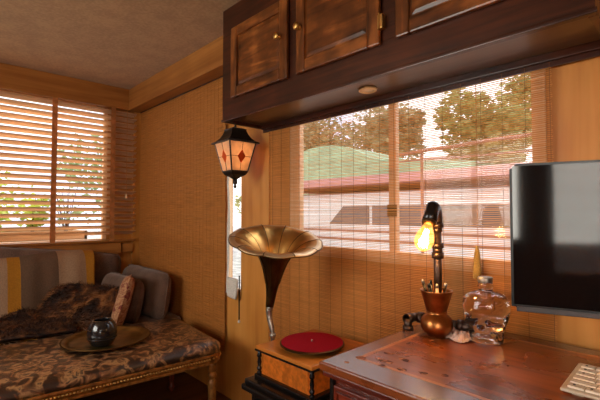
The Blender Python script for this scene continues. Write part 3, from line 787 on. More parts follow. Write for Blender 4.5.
# ================================================================== BENCH with tapestry top
bench = thing('bench', 'gilt carved bench with dark floral tapestry seat in front of the sofa', 'bench', (0, 0, 0))
bench.location = (-1.80, 1.185, 0); bench.rotation_euler = (0, 0, radians(-5.7))
WL[bench.name] = Vector((0, 0, 0))
BL, BW = 1.42, .68     # local: x from -BW to 0, y from -BL to 0
def bench_outline(inset=0, n=6):
    r = .09; pts = []
    for cx, cy, a0 in ((-r, -r, 0), (-BW + r, -r, pi / 2), (-BW + r, -BL + r, pi), (-r, -BL + r, 1.5 * pi)):
        for k in range(n + 1):
            a = a0 + pi / 2 * k / n; pts.append((cx + (r - inset) * cos(a), cy + (r - inset) * sin(a)))
    return pts
bm = B(); prev = None
levels = [(0.0, .405), (-.004, .412), (-.006, .425), (0.0, .440), (.018, .452), (.05, .459), (.055, .461)]
rs = [[bm.verts.new((x, y, z)) for x, y in bench_outline(i)] for i, z in levels]
for a, b in zip(rs, rs[1:]):
    for k in range(len(a)): bm.faces.new((a[k], a[(k + 1) % len(a)], b[(k + 1) % len(b)], b[k]))
bm.faces.new(rs[-1]); bm.faces.new(list(reversed(rs[0])))
obj('seat_cushion', bm, M_tapestry, bench, True)
bm = B(); lv = [(.006, .352), (-.002, .356), (-.002, .368), (.006, .372), (.004, .392), (-.004, .396), (-.002, .405), (.012, .406)]
rs = [[bm.verts.new((x, y, z)) for x, y in bench_outline(i)] for i, z in lv]
for a, b in zip(rs, rs[1:]):
    for k in range(len(a)): bm.faces.new((a[k], a[(k + 1) % len(a)], b[(k + 1) % len(b)], b[k]))
bm.faces.new(rs[-1]); bm.faces.new(list(reversed(rs[0])))
obj('apron', bm, M_gilt, bench)
bm = B()   # carved beading, one run round the apron
out = bench_outline(-.004); per = []
for i in range(len(out)):
    a = Vector(out[i]); b = Vector(out[(i + 1) % len(out)]); L = (b - a).length; m = max(1, int(L / .014))
    for k in range(m): per.append(a.lerp(b, k / m))
for p in per:
    lathe(bm, [(0, -.005), (.0045, -.0035), (.006, 0), (.0045, .0035), (0, .005)], (p.x, p.y, .383), 6)
obj('beading', bm, M_brass, bench, True)
LP = [(0, .352), (.021, .352), (.024, .34), (.024, .305), (.016, .298), (.022, .288), (.024, .278), (.015, .268), (.013, .262), (.021, .252), (.023, .235), (.019, .15), (.014, .06), (.012, .045), (.018, .035), (.018, .02), (.011, .012), (.010, 0), (0, 0)][::-1]
for (x, y, m) in ((-.05, -.05, M_gilt), (-BW + .05, -.05, M_leg_red), (-.05, -BL + .05, M_gilt), (-BW + .05, -BL + .05, M_leg_red), ):
    bm = B(); lathe(bm, LP, (x, y, 0), 16)
    for k in range(8):
        a = 2 * pi * k / 8; tube(bm, [(x + .012 * cos(a), y + .012 * sin(a), .06), (x + .0195 * cos(a), y + .0195 * sin(a), .235)], .0035, 5)
    obj('leg', bm, m, bench, True)

# tray and jar on the bench
TZ = .462
tray = thing('tray', 'round bronze serving tray lying on the tapestry bench', 'tray', (-2.225, .735, TZ))
bm = B(); lathe(bm, [(0, 0), (.165, 0), (.185, .006), (.205, .016), (.212, .017), (.212, .020), (.203, .020), (.182, .010), (.163, .004), (0, .004)], (-2.225, .735, TZ), 56)
obj('dish', bm, M_tray, tray, True)
bm = B(); tube(bm, [(-2.225 + .211 * cos(a * pi / 28), .735 + .211 * sin(a * pi / 28), TZ + .0185) for a in range(57)], .0028, 6, cap=False); obj('rolled_rim', bm, M_brass_dark, tray, True)
jar = thing('jar', 'small black glazed lidless jar standing on the bronze tray', 'jar', (-2.16, .69, TZ + .0045))
jz = TZ + .0045
bm = B(); lathe(bm, [(0, 0), (.040, 0), (.052, .008), (.066, .035), (.070, .062), (.066, .088), (.057, .110), (.047, .124), (.042, .128), (.039, .124), (.044, .112), (.058, .088), (.060, .06), (.05, .02), (0, .012)], (-2.16, .69, jz), 36)
obj('pot', bm, M_ceramic, jar, True)
bm = B()
for (zz, rr) in ((.04, .0685), (.085, .067)):
    tube(bm, [(-2.16 + rr * cos(a * pi / 16), .69 + rr * sin(a * pi / 16), jz + zz) for a in range(33)], .0018, 5, cap=False)
obj('raised_band', bm, M_ceramic, jar, True)

# ================================================================== SOFA and soft goods
sofa = thing('sofa', 'low corner sofa in grey-brown fabric along the left wall', 'sofa', (-3.0, .3, 0))
obj('base', bx(-3.36, -2.68, -1.2, 1.36, .03, .27, .01), M_sofa, sofa)
bm = bx(-3.40, -2.62, -1.22, 1.37, .27, .41, .035); obj('seat', bm, M_sofa, sofa, True, mods=[('EDGE_SPLIT', dict(split_angle=radians(50)))])
obj('back_frame', bx(-3.49, -3.38, -1.22, 1.37, .03, .62, .02), M_sofa, sofa)
for x in (-3.3, -2.74):
    for y in (-1.15, 1.3): obj('leg', bx(x, x + .04, y - .02, y + .02, 0, .03), M_black, sofa)
def cush_thing(label, w, h, t, m4, mat, cat='cushion', name='cushion', grp=None, **kw):
    root = bpy.data.objects.new(name, None); COL.objects.link(root); WL[root.name] = Vector((0, 0, 0))
    root.matrix_world = m4; tag(root, label, cat, grp)
    return root
def add_cushion(label, w, h, t, loc, rz, rx, mat, name='cushion', ry=0, piping=True, **kw):
    root = thing(name, label, 'cushion', (0, 0, 0)); WL[root.name] = Vector((0, 0, 0))
    root.location = loc; root.rotation_mode = 'ZXY'
    root.rotation_euler = (rx, ry, rz)
    bm = cushion(w, h, t, **kw)
    c = obj('cover', bm, mat, root, True)
    if piping:
        pts = []
        n = 40
        for k in range(n * 4):
            s = k // n; f = (k % n) / n * 2 - 1
            a, b = [(f, -1), (1, f), (-f, 1), (-1, -f)][s]
            co = kw.get('corner', 0)
            pts.append(((a * (1 - .06 * abs(b) ** 6 - co * b * b * abs(a))) * w / 2, 0, (b * (1 - .06 * abs(a) ** 6 - co * a * a * abs(b))) * h / 2))
        pts.append(pts[0])
        bp = B(); tube(bp, pts, .004, 6, cap=False); obj('piping', bp, mat, root, True)
    return root
# long back cushions on the left wall (face +x), partly under the throw
add_cushion('long grey back cushion against the left wall, showing past the throw', 1.15, .48, .15, (-3.30, .60, .640), radians(90), radians(-7), M_sofa, wob=.004)
add_cushion('far grey back cushion in the sofa corner under the sill end', 1.0, .48, .14, (-3.30, -.52, .640), radians(90), radians(-7), M_sofa, wob=.004)
# two cushions standing against the long wall
add_cushion('thick grey cushion leaning on the woven bamboo shade, rightmost on the sofa', .74, .33, .15, (-2.97, 1.235, .555), radians(0), radians(-8), M_sofa, wob=.008, seed=2, puff=1.0, ry=radians(0))
add_cushion('grey cushion standing in front of the rightmost one, behind the fur pillow', .56, .30, .15, (-2.92, 1.05, .54), radians(2), radians(-12), M_sofa, wob=.01, seed=5, ry=radians(0))

# striped throw draped over the back cushion and seat
bm = B(); prof_t = [(-3.40, .74), (-3.385, .81), (-3.34, .848), (-3.28, .852), (-3.225, .838), (-3.185, .79), (-3.160, .70), (-3.145, .60), (-3.13, .50), (-3.12, .435), (-3.0, .425), (-2.85, .424), (-2.70, .424)]
NY = 60; prev = None
for j in range(NY + 1):
    y = -.10 + 1.06 * j / NY
    row = []
    for i, (x, z) in enumerate(prof_t):
        p = Vector((x, y, z)); s = i / len(prof_t)
        p.x += .010 * sin(y * 21 + i * .4) * s + .004 * sin(y * 47)
        p.z += .006 * sin(y * 9 + 1)
        p.y += .03 * s * sin(i * .7) + (.09 * (s - .5) * (y / 1.0) if s > .5 else 0)
        row.append(bm.verts.new(p + Vector((0.008, 0, .004))))
    if prev:
        for i in range(len(row) - 1): bm.faces.new((prev[i], prev[i + 1], row[i + 1], row[i]))
    prev = row
th = thing('throw_blanket', 'striped cream, grey-brown and ochre throw draped over the sofa back', 'blanket', (-3.2, -.32, .42))
WL[th.name] = Vector((-3.2, -.32, .42))
obj('cloth', bm, M_throw, th, True, mods=[('SOLIDIFY', dict(thickness=.008)), ('SUBSURF', dict(levels=1, render_levels=1))])
bm = B()
for k in range(52):
    y = -.09 + 1.02 * k / 51
    tube(bm, [(-2.69, y + .02, .43), (-2.66, y + random.uniform(0, .03), .428), (-2.63, y + random.uniform(-.01, .04), .421)], .0018, 4)
fr_ = obj('fringe', bm, M_throw, th); fr_['kind'] = 'stuff'

def fur_on(bm, amount, length, seed=1, up=Vector((0, 0, 0))):
    """short tapered hairs rooted all over the surface of bm, returned as a new bmesh"""
    rnd = random.Random(seed); out = B(); bm.faces.ensure_lookup_table(); bm.normal_update()
    fs = bm.faces[:]; areas = [f.calc_area() for f in fs]; tot = sum(areas)
    picks = rnd.choices(fs, weights=areas, k=amount)
    for f in picks:
        w = [rnd.random() for _ in f.verts]; s = sum(w)
        p = sum((v.co * (a / s) for v, a in zip(f.verts, w)), Vector())
        d = (f.normal * .6 + up + Vector((rnd.uniform(-.6, .6), rnd.uniform(-.6, .6), rnd.uniform(-.8, .2)))).normalized()
        L = length * rnd.uniform(.5, 1.2); sd = d.cross(Vector((rnd.random(), rnd.random(), rnd.random()))).normalized() * .0016
        mid = p + d * L * .55; tip = p + d * L + Vector((0, 0, -L * .3))
        a = out.verts.new(p - sd); b = out.verts.new(p + sd); c = out.verts.new(mid + sd * .7); e = out.verts.new(mid - sd * .7); g = out.verts.new(tip)
        out.faces.new((a, b, c, e)); out.faces.new((e, c, g))
    return out
# fur pillow slumped on the seat, kilim cushion standing edge-on behind it
pil = thing('fur_pillow', 'shaggy dark brown fur pillow slumped against the patterned cushion', 'pillow', (0, 0, 0))
WL[pil.name] = Vector((0, 0, 0)); pil.location = (-2.85, .785, .505); pil.rotation_mode = 'ZXY'
pil.rotation_euler = (radians(-30), radians(-23), radians(42))
bm = cushion(.54, .32, .17, corner=.04, wob=.014, seed=9)
hairs = fur_on(bm, 7500, .040, 3)
obj('cover', bm, M_fur, pil, True)
h_ = obj('fur_pile', hairs, M_fur, pil); h_['kind'] = 'stuff'
add_cushion('pale patterned kilim cushion standing edge-on between fur pillow and grey cushions', .34, .36, .085, (-2.70, .985, .545), radians(-22), radians(-17), M_kilim, wob=.006, seed=12)

# fur throw lying over the seat
bm = B(); grid = []
for i in range(25):
    row = []
    for j in range(41):
        x = -3.12 + .48 * i / 24; y = -.15 + .85 * j / 40
        s = i / 24
        z = .445 + .03 * max(0, 1 - s * 2.2) ** 1.2 + .022 * noise.noise(Vector((x * 7, y * 7, 0))) + .030 * math.exp(-((s - .75) / .22) ** 2) * (1 if j > 4 else .3)
        z += .03 * math.exp(-((y - .6) / .2) ** 2) * math.exp(-((s - .15) / .3) ** 2)
        x += .02 * noise.noise(Vector((y * 5, 1, 0)))
        row.append(bm.verts.new((x, y + .03 * noise.noise(Vector((x * 5, 3, 0))), z)))
    grid.append(row)
for i in range(24):
    for j in range(40): bm.faces.new((grid[i][j], grid[i + 1][j], grid[i + 1][j + 1], grid[i][j + 1]))
bm.normal_update()
for f in bm.faces:
    if f.normal.z < 0: f.normal_flip()
hr = fur_on(bm, 6500, .040, 8)
ft = thing('fur_throw', 'dark brown fur throw heaped along the sofa seat below the striped blanket', 'throw', (-2.85, .3, .42))
obj('hide', bm, M_fur2, ft, True, mods=[('SOLIDIFY', dict(thickness=.012))])
h_ = obj('fur_pile', hr, M_fur2, ft); h_['kind'] = 'stuff'

# ================================================================== THINGS ON THE DESK
# pipe lamp
PX, PY = -.624, 1.21
lamp = thing('pipe_lamp', 'industrial black iron pipe lamp with glowing filament bulb on the desk', 'lamp', (PX, PY, DZ))
pr = .0125
bm = B()
tube(bm, [(-.688, PY, .785)] + [Vector((-.688, PY, .785))] + [(-.548, PY, .785)], pr, 16)
bp_ = obj('base_pipe', bm, M_iron, lamp, True)
for sx, x in ((-1, -.688), (1, -.548)):
    bm = B()
    q = 1 if sx < 0 else -1
    tube(bm, arc_pts((x, PY - q * .02, .785), .02, 0, pi / 2, (0, q, 0), (sx, 0, 0), 6) + [Vector((x + sx * .02, PY - q * .05, .785))] , pr * 1.1, 16)
    tube(bm, [(x + sx * .02, PY - q * .050, .785), (x + sx * .02, PY - q * .028, .785)], pr * 1.3, 16)
    tube(bm, [(x + sx * .02, PY - q * .042, .785), (x + sx * .02, PY - q * .042, .751)], pr * 1.05, 14)
    tube(bm, [(x + sx * .02, PY - q * .042, .762), (x + sx * .02, PY - q * .042, .751)], pr * 1.4, 14)
    tube(bm, [(x - sx * .012, PY, .785), (x + sx * .006, PY, .785)], pr * 1.45, 16)
    obj('base_elbow', bm, M_iron, lamp, True)
obj('base_tee', tube(B(), [(PX - .028, PY, .785), (PX + .028, PY, .785)], pr * 1.4, 16), M_iron, lamp, True)
bm = B(); tube(bm, [(PX, PY, .785), (PX, PY, 1.085)], pr, 16); obj('stem', bm, M_iron, lamp, True)
for zs in (((.80, .822, 1.45),), ((.985, 1.004, 1.5), (1.003, 1.019, 1.25), (1.018, 1.034, 1.5)), ((1.07, 1.084, 1.25), (1.083, 1.10, 1.55))):
    bm = B()
    for z0, z1, k in zs: tube(bm, [(PX, PY, z0), (PX, PY, z1)], pr * k, 16)
    obj('coupling', bm, M_iron, lamp, True)
hd = Vector((.18, -.98, 0)).normalized()    # the head leans over towards the room
top = Vector((PX, PY, 1.095))
pts = [top, top + Vector((0, 0, .022))] + [top + hd * (.028 - .028 * cos(a)) + Vector((0, 0, .022 + .030 * sin(a))) for a in (.5, .9, 1.3, 1.7, 2.1)]
bm = B(); tube(bm, pts, pr * 1.35, 16); obj('elbow', bm, M_iron, lamp, True)
dd = (hd * .55 + Vector((-.06, 0, -.82))).normalized()
s0 = top + hd * .038 + Vector((0, 0, .056)); s1_ = s0 + dd * .062
bm = B(); tube(bm, [s0 - dd * .012, s0 - dd * .004, s0, s0 + dd * .03, s1_], [.012, .020, .0215, .0215, .0225], 20); sk = obj('socket', bm, M_black, lamp, True)
bm = B(); tube(bm, [s1_ - dd * .004, s1_ + dd * .008], [.0235, .019], 20); obj('socket_collar', bm, M_brass_dark, sk, True)
bc = s1_
rot = dd.to_track_quat('Z', 'Y').to_matrix()
bm = B(); lathe(bm, [(.013, .0), (.014, .012), (.019, .024), (.025, .040), (.0285, .056), (.0285, .068), (.024, .082), (.014, .092), (.004, .0965), (0, .097)], bc, 28, rot)
bulb = obj('bulb', bm, M_bulb, lamp, True)
bm = B()
for k in range(6):
    a = 2 * pi * k / 6; r1, r2 = .006, .013
    tube(bm, [bc + rot @ Vector((r1 * cos(a), r1 * sin(a), .026)), bc + rot @ Vector((r2 * cos(a + .3), r2 * sin(a + .3), .082))], .0013, 5)
obj('filament', bm, M_filament, bulb)
bm = B(); tube(bm, [bc + dd * .004, bc + dd * .05], [.005, .0025], 8); obj('filament_stem', bm, mat_plain('smoky_glass_stem', rgb(200, 170, 120), .2), bulb, True)
point('bulb_glow', bc + dd * .055, 2.6, (1.0, .56, .22), .02, lamp)

# copper goblet with pens
GX, GY = -.608, 1.168
gob = thing('goblet', 'copper goblet used as pen holder in front of the pipe lamp', 'goblet', (GX, GY, DZ))
bm = B(); lathe(bm, [(0, 0), (.028, 0), (.029, .003), (.029, .006), (.039, .014), (.0475, .028), (.0485, .042), (.043, .058), (.031, .069), (.028, .073), (.031, .080), (.038, .105), (.045, .130), (.0485, .139), (.049, .142), (.046, .142), (.042, .130), (.037, .105), (.031, .08), (0, .06)], (GX, GY, DZ), 40)
obj('cup', bm, M_copper, gob, True)
bm = B(); tube(bm, [(GX + .0300 * cos(a * pi / 20), GY + .0300 * sin(a * pi / 20), DZ + .076) for a in range(41)], .0022, 6, cap=False); obj('collar_ring', bm, M_copper, gob, True)
def pen(label, dx, dy, lx, ly, L, r, m, m2):
    a = Vector((GX + dx, GY + dy, DZ + .075)); d = Vector((lx, ly, 1)).normalized()
    t = thing('pen', label, 'pen', a, 'pens in the copper goblet')
    bm = B(); tube(bm, [a, a + d * (L - .012)], r, 10); obj('barrel', bm, m, t, True)
    bm = B(); tube(bm, [a + d * (L - .012), a + d * (L - .004), a + d * L], [r * 1.1, r * 1.1, r * .5], 10); obj('cap', bm, m2, t, True)
pen('black pen leaning furthest left in the copper goblet', -.014, -.004, -.30, -.05, .100, .0042, M_black, M_nickel)
pen('black pen second from the left rim of the goblet', -.008, .008, -.18, .02, .096, .004, M_black, M_black)
pen('thick dark marker standing left of centre in the goblet', -.002, -.012, -.12, -.12, .090, .0055, M_blackmetal, M_blackmetal)
pen('pale wooden pencil standing in the middle of the goblet', .004, .0, .03, -.10, .088, .0045, M_stile, M_brass_pale)
pen('grey pen leaning towards the right rim of the goblet', .014, .004, .16, .02, .092, .0045, M_nickel, M_nickel)
pen('dark brown pen at the right rim of the goblet', .016, -.008, .22, -.05, .084, .004, M_iron, M_brass_dark)

# crumpled tissue
bm = B(); g = []
for i in range(22):
    row = []
    for j in range(16):
        u = i / 21 - .5; v = j / 15 - .5
        p = Vector((u * .10, v * .06, 0))
        h = abs(noise.noise(Vector((u * 7, v * 6, 1.3)))) * .045 + abs(noise.noise(Vector((u * 15, v * 14, 4)))) * .02
        h *= max(0, 1 - (u * 1.9) ** 4) * max(0, 1 - (v * 1.9) ** 4)
        row.append(bm.verts.new((p.x, p.y, h + .002)))
    g.append(row)
for i in range(21):
    for j in range(15): bm.faces.new((g[i][j], g[i + 1][j], g[i + 1][j + 1], g[i][j + 1]))
xform(bm, TR((-.560, 1.190, DZ), radians(-20)))
tag(obj('crumpled_tissue', bm, M_paper, None, False, loc=(-.560, 1.190, DZ), mods=[('SOLIDIFY', dict(thickness=.0012, offset=1))]), 'crumpled pinkish tissue lying between goblet and skull bottle', 'tissue')

# skull bottle
SX, SY = -.483, 1.228
sb = thing('skull_bottle', 'clear glass bottle shaped like a human skull with a short neck', 'bottle', (SX, SY, DZ))
def gauss(a, b, a0, b0, sa, sb_): return math.exp(-((a - a0) / sa) ** 2 - ((b - b0) / sb_) ** 2)
def skull_surface(scale=1.0, n=72, m=60):
    bm = B(); rows = []
    H = .148
    def key(z):  # half width, front depth, back depth at height fraction
        K = [(0, .040, .040, .034), (.02, .046, .047, .040), (.12, .047, .050, .041), (.25, .048, .051, .044), (.34, .054, .054, .050), (.45, .061, .058, .060),
             (.58, .066, .060, .070), (.72, .067, .060, .072), (.84, .063, .056, .067), (.92, .053, .047, .056), (.97, .038, .034, .041), (.985, .026, .025, .026), (1.0, .020, .020, .020)]
        for a, b in zip(K, K[1:]):
            if a[0] <= z <= b[0]:
                f = (z - a[0]) / (b[0] - a[0]); f = f * f * (3 - 2 * f) if False else f
                return [a[i] + (b[i] - a[i]) * f for i in (1, 2, 3)]
        return K[-1][1:]
    for j in range(m + 1):
        t = j / m; w, fr, bk = key(t); row = []
        for i in range(n):
            a = 2 * pi * i / n       # 0 = face direction (-y)
            dx = sin(a); dy = -cos(a)
            r_y = fr if dy < 0 else bk
            x = dx * w; y = dy * r_y
            aa = (a + pi) % (2 * pi) - pi
            d = 0
            if abs(aa) < 1.9:
                for s in (-1, 1):
                    d -= .0135 * gauss(aa, t, s * .40, .50, .22, .085)     # eye sockets
                    d += .0055 * gauss(aa, t, s * .42, .63, .30, .045)     # brows
                    d += .0065 * gauss(aa, t, s * .75, .385, .22, .05)     # cheek bones
                    d -= .0075 * gauss(aa, t, s * .80, .25, .25, .07)      # hollow cheeks
                    d -= .0070 * gauss(aa, t, s * 1.35, .50, .25, .10)     # temples
                d -= .0100 * gauss(aa, t, 0, .375, .11, .045)              # nose
                d += .0040 * gauss(aa, t, 0, .49, .09, .05)
                if .15 < t < .29 and abs(aa) < .7:
                    d += .0018 * (abs(sin(aa * 17)) - .3) - .0022 * gauss(0, t, 0, .222, 1, .008)   # teeth
                d += .0040 * gauss(aa, t, 0, .07, .5, .05)                 # chin
            L = math.hypot(x, y); k = (L + d * 2.1) / L * scale
            row.append(bm.verts.new((x * k, y * k, t * H if scale == 1 else .006 + t * (H - .008))))
        rows.append(row)
    for a, b in zip(rows, rows[1:]):
        for i in range(n): bm.faces.new((a[i], a[(i + 1) % n], b[(i + 1) % n], b[i]))
    bm.faces.new(list(reversed(rows[0])))
    return bm, rows
bm, rows = skull_surface()
nr = []
for (r, z) in ((.0195, .156), (.0215, .160), (.0215, .164), (.0195, .166), (.0195, .172), ):
    nr.append([bm.verts.new((r * sin(2 * pi * i / 72), -r * cos(2 * pi * i / 72), z)) for i in range(72)])
allr = [rows[-1]] + nr
for a, b in zip(allr, allr[1:]):
    for i in range(72): bm.faces.new((a[i], a[(i + 1) % 72], b[(i + 1) % 72], b[i]))
allr[-1] and bm.faces.new(allr[-1])
xform(bm, TR((SX, SY, DZ + .001), radians(8)))
obj('glass', bm, M_bottle, sb, True)
bm = B(); lathe(bm, [(0, .1725), (.0205, .1728), (.0215, .176), (.0215, .186), (.0195, .189), (0, .189)], (SX, SY, DZ + .001), 28)
obj('stopper', bm, [M_alu], sb, True, mods=[('EDGE_SPLIT', dict(split_angle=radians(40)))])

# monitor
mon = thing('monitor', 'black glossy flat monitor at the right end of the desk', 'monitor', (0, 0, 0))
mon.location = (-.375, 1.12, DZ); mon.rotation_euler = (0, 0, radians(19)); WL[mon.name] = Vector((0, 0, 0))
MW, mz0, mz1 = .64, .127, .508
bm = bx(0, MW, 0, .028, mz0, mz1); 
es = [e for e in bm.edges if abs((e.verts[0].co - e.verts[1].co).normalized().y) > .9]
bmesh.ops.bevel(bm, geom=es, offset=.012, segments=5, affect='EDGES')
obj('housing', bm, M_monitor, mon)
obj('screen', bx(.006, MW - .006, -.0012, .001, mz0 + .018, mz1 - .006), M_screen, mon)
obj('lower_bezel', bx(.012, MW - .012, -.004, .001, mz0 + .001, mz0 + .013, .002), mat_plain('grey_bezel', rgb(70, 64, 66), .4), mon)
obj('back_bulge', bx(.10, MW - .10, .027, .058, mz0 + .05, mz1 - .08, .012), M_monitor, mon)
bm = B(); tube(bm, [(MW * .62, .045, .012), (MW * .62, .045, mz0 + .12)], .018, 16); obj('stand_column', bm, M_monitor, mon, True)
obj('stand_foot', bx(MW * .62 - .12, MW * .62 + .12, -.09, .075, .0005, .014, .005), M_monitor, mon)

# keyboard
kb = thing('keyboard', 'slim white computer keyboard at the front right of the desk', 'keyboard', (-.236, .995, DZ))
K0, K1, J0, J1 = -.240, .20, .992, 1.168
bm = B()
prf = [(J0, .004), (J0, .011), (J1 - .012, .020), (J1, .018), (J1, .004)]
a = [bm.verts.new((K0, y, DZ + z)) for y, z in prf]; b = [bm.verts.new((K1, y, DZ + z)) for y, z in prf]
bm.faces.new(a); bm.faces.new(list(reversed(b)))
for i in range(5): bm.faces.new((a[i], b[i], b[(i + 1) % 5], a[(i + 1) % 5]))
obj('case', bm, M_kbbase, kb, mods=[('BEVEL', dict(width=.003, segments=2))])
rowsk = [(14, 0), (14, .006), (14, .010), (13, .014), (12, .02), (9, .004)]
kh = (J1 - J0 - .026) / 6
nk = 0
for rj in range(6):
    yb = J1 - .016 - (rj + 1) * kh; x = K0 + .010
    zt_ = DZ + .011 + (yb + kh / 2 - J0) / (J1 - J0) * .0095
    ncol, lead = rowsk[rj]
    while x < K1 - .02:
        w = .0275
        if x < K0 + .02: w = .0275 + lead
        if rj == 5 and .06 < x - K0 < .10: w = .15
        w = min(w, K1 - .008 - x)
        if w < .012: break
        bm = B()
        box(bm, x + .0015, x + w - .0015, yb + .0015, yb + kh - .0015, zt_ - .004, zt_ + .004, .0012)
        if nk < 100:
            ko = obj('key', bm, M_keys, kb)
            if w < .04:
                bl = B(); lx = x + w * .30; ly = yb + kh * .5
                box(bl, lx, lx + .0045, ly - .003, ly + .0045, zt_ + .0038, zt_ + .0043)
                obj('legend', bl, M_legend, ko)
        nk += 1; x += w
for xx in (K0 + .02, K1 - .03):
    obj('foot', bx(xx, xx + .02, J1 - .03, J1 - .015, DZ + .0002, DZ + .005), M_kbbase, kb)
    obj('foot', bx(xx, xx + .02, J0 + .01, J0 + .02, DZ + .0002, DZ + .005), M_kbbase, kb)

# ================================================================== OUTSIDE
GZ = -.45
struct('ground', bx(-40, 30, -30, 45, GZ - .1, GZ), M_grass)
def crown(bm, c, r, n, leaf, seed, squash=.8):
    rnd = random.Random(seed)
    blobs = [(Vector((rnd.uniform(-.6, .6) * r, rnd.uniform(-.6, .6) * r, rnd.uniform(-.5, .6) * r * squash)), rnd.uniform(.35, .6) * r) for _ in range(14)]
    for _ in range(n):
        bc_, br = rnd.choice(blobs)
        d = Vector((rnd.gauss(0, 1), rnd.gauss(0, 1), rnd.gauss(0, 1))).normalized()
        p = Vector(c) + bc_ + d * br * rnd.uniform(.6, 1.05)
        u, v = frame_of(Vector((rnd.gauss(0, 1), rnd.gauss(0, 1), rnd.gauss(0, 1)))); s = leaf * rnd.uniform(.6, 1.3)
        bm.faces.new([bm.verts.new(p + u * s), bm.verts.new(p + v * s * .6), bm.verts.new(p - u * s), bm.verts.new(p - v * s * .6)])
    return bm
def tree(label, x, y, h, r, mat, seed, n=2200, leaf=.16, cz=None, squash=.8):
    t = thing('tree', label, 'tree', (x, y, GZ), 'trees beyond the window')
    cz = cz if cz else h - r * .7
    obj('crown', crown(B(), (x, y, cz), r, n, leaf, seed, squash), mat, t)
    bm = B(); tube(bm, [(x, y, GZ), (x + .05, y, cz * .4), (x - .04, y, cz)], [.2, .15, .06], 10); obj('trunk', bm, M_bark, t, True)
tree('wide brown autumn tree seen through the left half of the sheer shade', -15.5, 15.0, 6.6, 2.6, M_leafbrown, 1, 2600, cz=4.9)
tree('brown autumn tree next to the white window mullion', -14.8, 21.0, 8.2, 2.4, M_leafbrown, 2, 2400, cz=6.0)
tree('olive tree just right of the window mullion', -9.6, 15.0, 5.8, 1.3, M_leafbrown, 5, 1500, cz=4.6)
tree('large olive yellow tree filling the right end of the window', -6.0, 15.2, 6.0, 1.9, M_leafyellow, 3, 3400, .15, cz=3.7, squash=1.1)
tree('olive tree behind the top right corner of the window', -5.0, 21.0, 8.0, 2.2, M_leafyellow, 4, 2400, .17, cz=6.6)
# hedge bank behind the neighbour caravan
bm = B()
for k in range(9): crown(bm, (-17 + k * 2.0, 12.9, 1.3), 1.1, 320, .14, 40 + k, .7)
tag(obj('hedge', bm, M_leafyellow, None, loc=(-8, 12.9, GZ)), 'long olive hedge bank behind the neighbouring caravan', 'hedge')

# neighbouring caravan
nc = thing('caravan', 'cream neighbouring caravan with faded red roof seen through the bamboo shade', 'caravan', (-4.2, 6.9, GZ))
obj('body', bx(-7.3, -1.4, 6.0, 8.2, .1, 1.52, .12), M_vanwhite, nc)
bm = B(); n = 10; a = []; b = []
for k in range(n + 1):
    t = k / n; y = 5.75 + 2.6 * t; z = 1.50 + .42 * sin(pi * min(1, t * .9 + .06)) ** .6
    a.append(bm.verts.new((-7.5, y, z))); b.append(bm.verts.new((-1.2, y, z)))
for k in range(n): bm.faces.new((a[k], a[k + 1], b[k + 1], b[k]))
bm.faces.new([a[0], a[-1], b[-1], b[0]]); bm.faces.new(list(reversed(a))); bm.faces.new(b)
obj('roof', bm, M_pinkroof, nc)
def prism_xz(bm, pts, y0, y1):
    a = [bm.verts.new((x, y0, z)) for x, z in pts]; b = [bm.verts.new((x, y1, z)) for x, z in pts]
    bm.faces.new(a); bm.faces.new(list(reversed(b)))
    for i in range(len(a)): bm.faces.new((a[i], b[i], b[(i + 1) % len(a)], a[(i + 1) % len(a)]))
    return bm
obj('side_window', prism_xz(B(), [(-5.38, .92), (-4.42, .92), (-4.42, 1.26), (-5.02, 1.26)], 5.975, 6.02), M_vanglass, nc)
obj('side_window', prism_xz(B(), [(-4.34, .92), (-3.2, .92), (-3.2, 1.26), (-4.34, 1.26)], 5.975, 6.02), M_vanglass, nc)
obj('side_window', prism_xz(B(), [(-3.05, .92), (-2.0, .92), (-2.0, 1.26), (-3.05, 1.26)], 5.975, 6.02), M_vanglass, nc)
for zz in (.42, .62, .78):
    obj('side_trim', bx(-7.3, -1.4, 5.975, 6.005, zz, zz + .035), M_rust, nc)
for wx in (-5.2, -2.9):
    bm = B(); lathe(bm, [(0, 0), (.18, 0), (.28, .02), (.30, .06), (.30, .14), (.28, .18), (0, .18)], (wx, 6.2, GZ + .30), 28, Matrix.Rotation(radians(90), 3, 'X')); obj('wheel', bm, M_black, nc, True)
obj('chassis', bx(-7.0, -1.7, 6.3, 8.0, -.15, .11), M_blackmetal, nc)
# arched green tarpaulin shelter behind it
ts = thing('tarpaulin_shelter', 'arched green tarpaulin shelter rising behind the neighbouring caravan', 'shelter', (-6, 10, GZ))
bm = B(); a = []; b = []; n = 18
for k in range(n + 1):
    t = k / n; x = -11.4 + 7.6 * t; z = 1.2 + 2.05 * (max(0, 1 - (2 * min(t, .62) - .72) ** 2 * 1.9)) ** .5 if t < .62 else 1.2 + 2.05 * (1 - (.52 ** 2) * 1.9) ** .5 - (t - .62) * .8
    a.append(bm.verts.new((x, 9.2, z))); b.append(bm.verts.new((x, 11.6, z)))
a0 = [bm.verts.new((v.co.x, v.co.y, GZ)) for v in a]; b0 = [bm.verts.new((v.co.x, v.co.y, GZ)) for v in b]
for k in range(n):
    bm.faces.new((a[k], a[k + 1], b[k + 1], b[k])); bm.faces.new((a0[k], a0[k + 1], a[k + 1], a[k])); bm.faces.new((b0[k], b[k], b[k + 1], b0[k + 1]))
obj('tarpaulin', bm, M_tarp, ts)
for k in (3, 8, 13, 17):
    bm = B(); p = -11.4 + 7.6 * k / n; tube(bm, [(p, 9.17, GZ), (p, 9.17, 1.9)], .03, 8); obj('pole', bm, M_rust, ts)
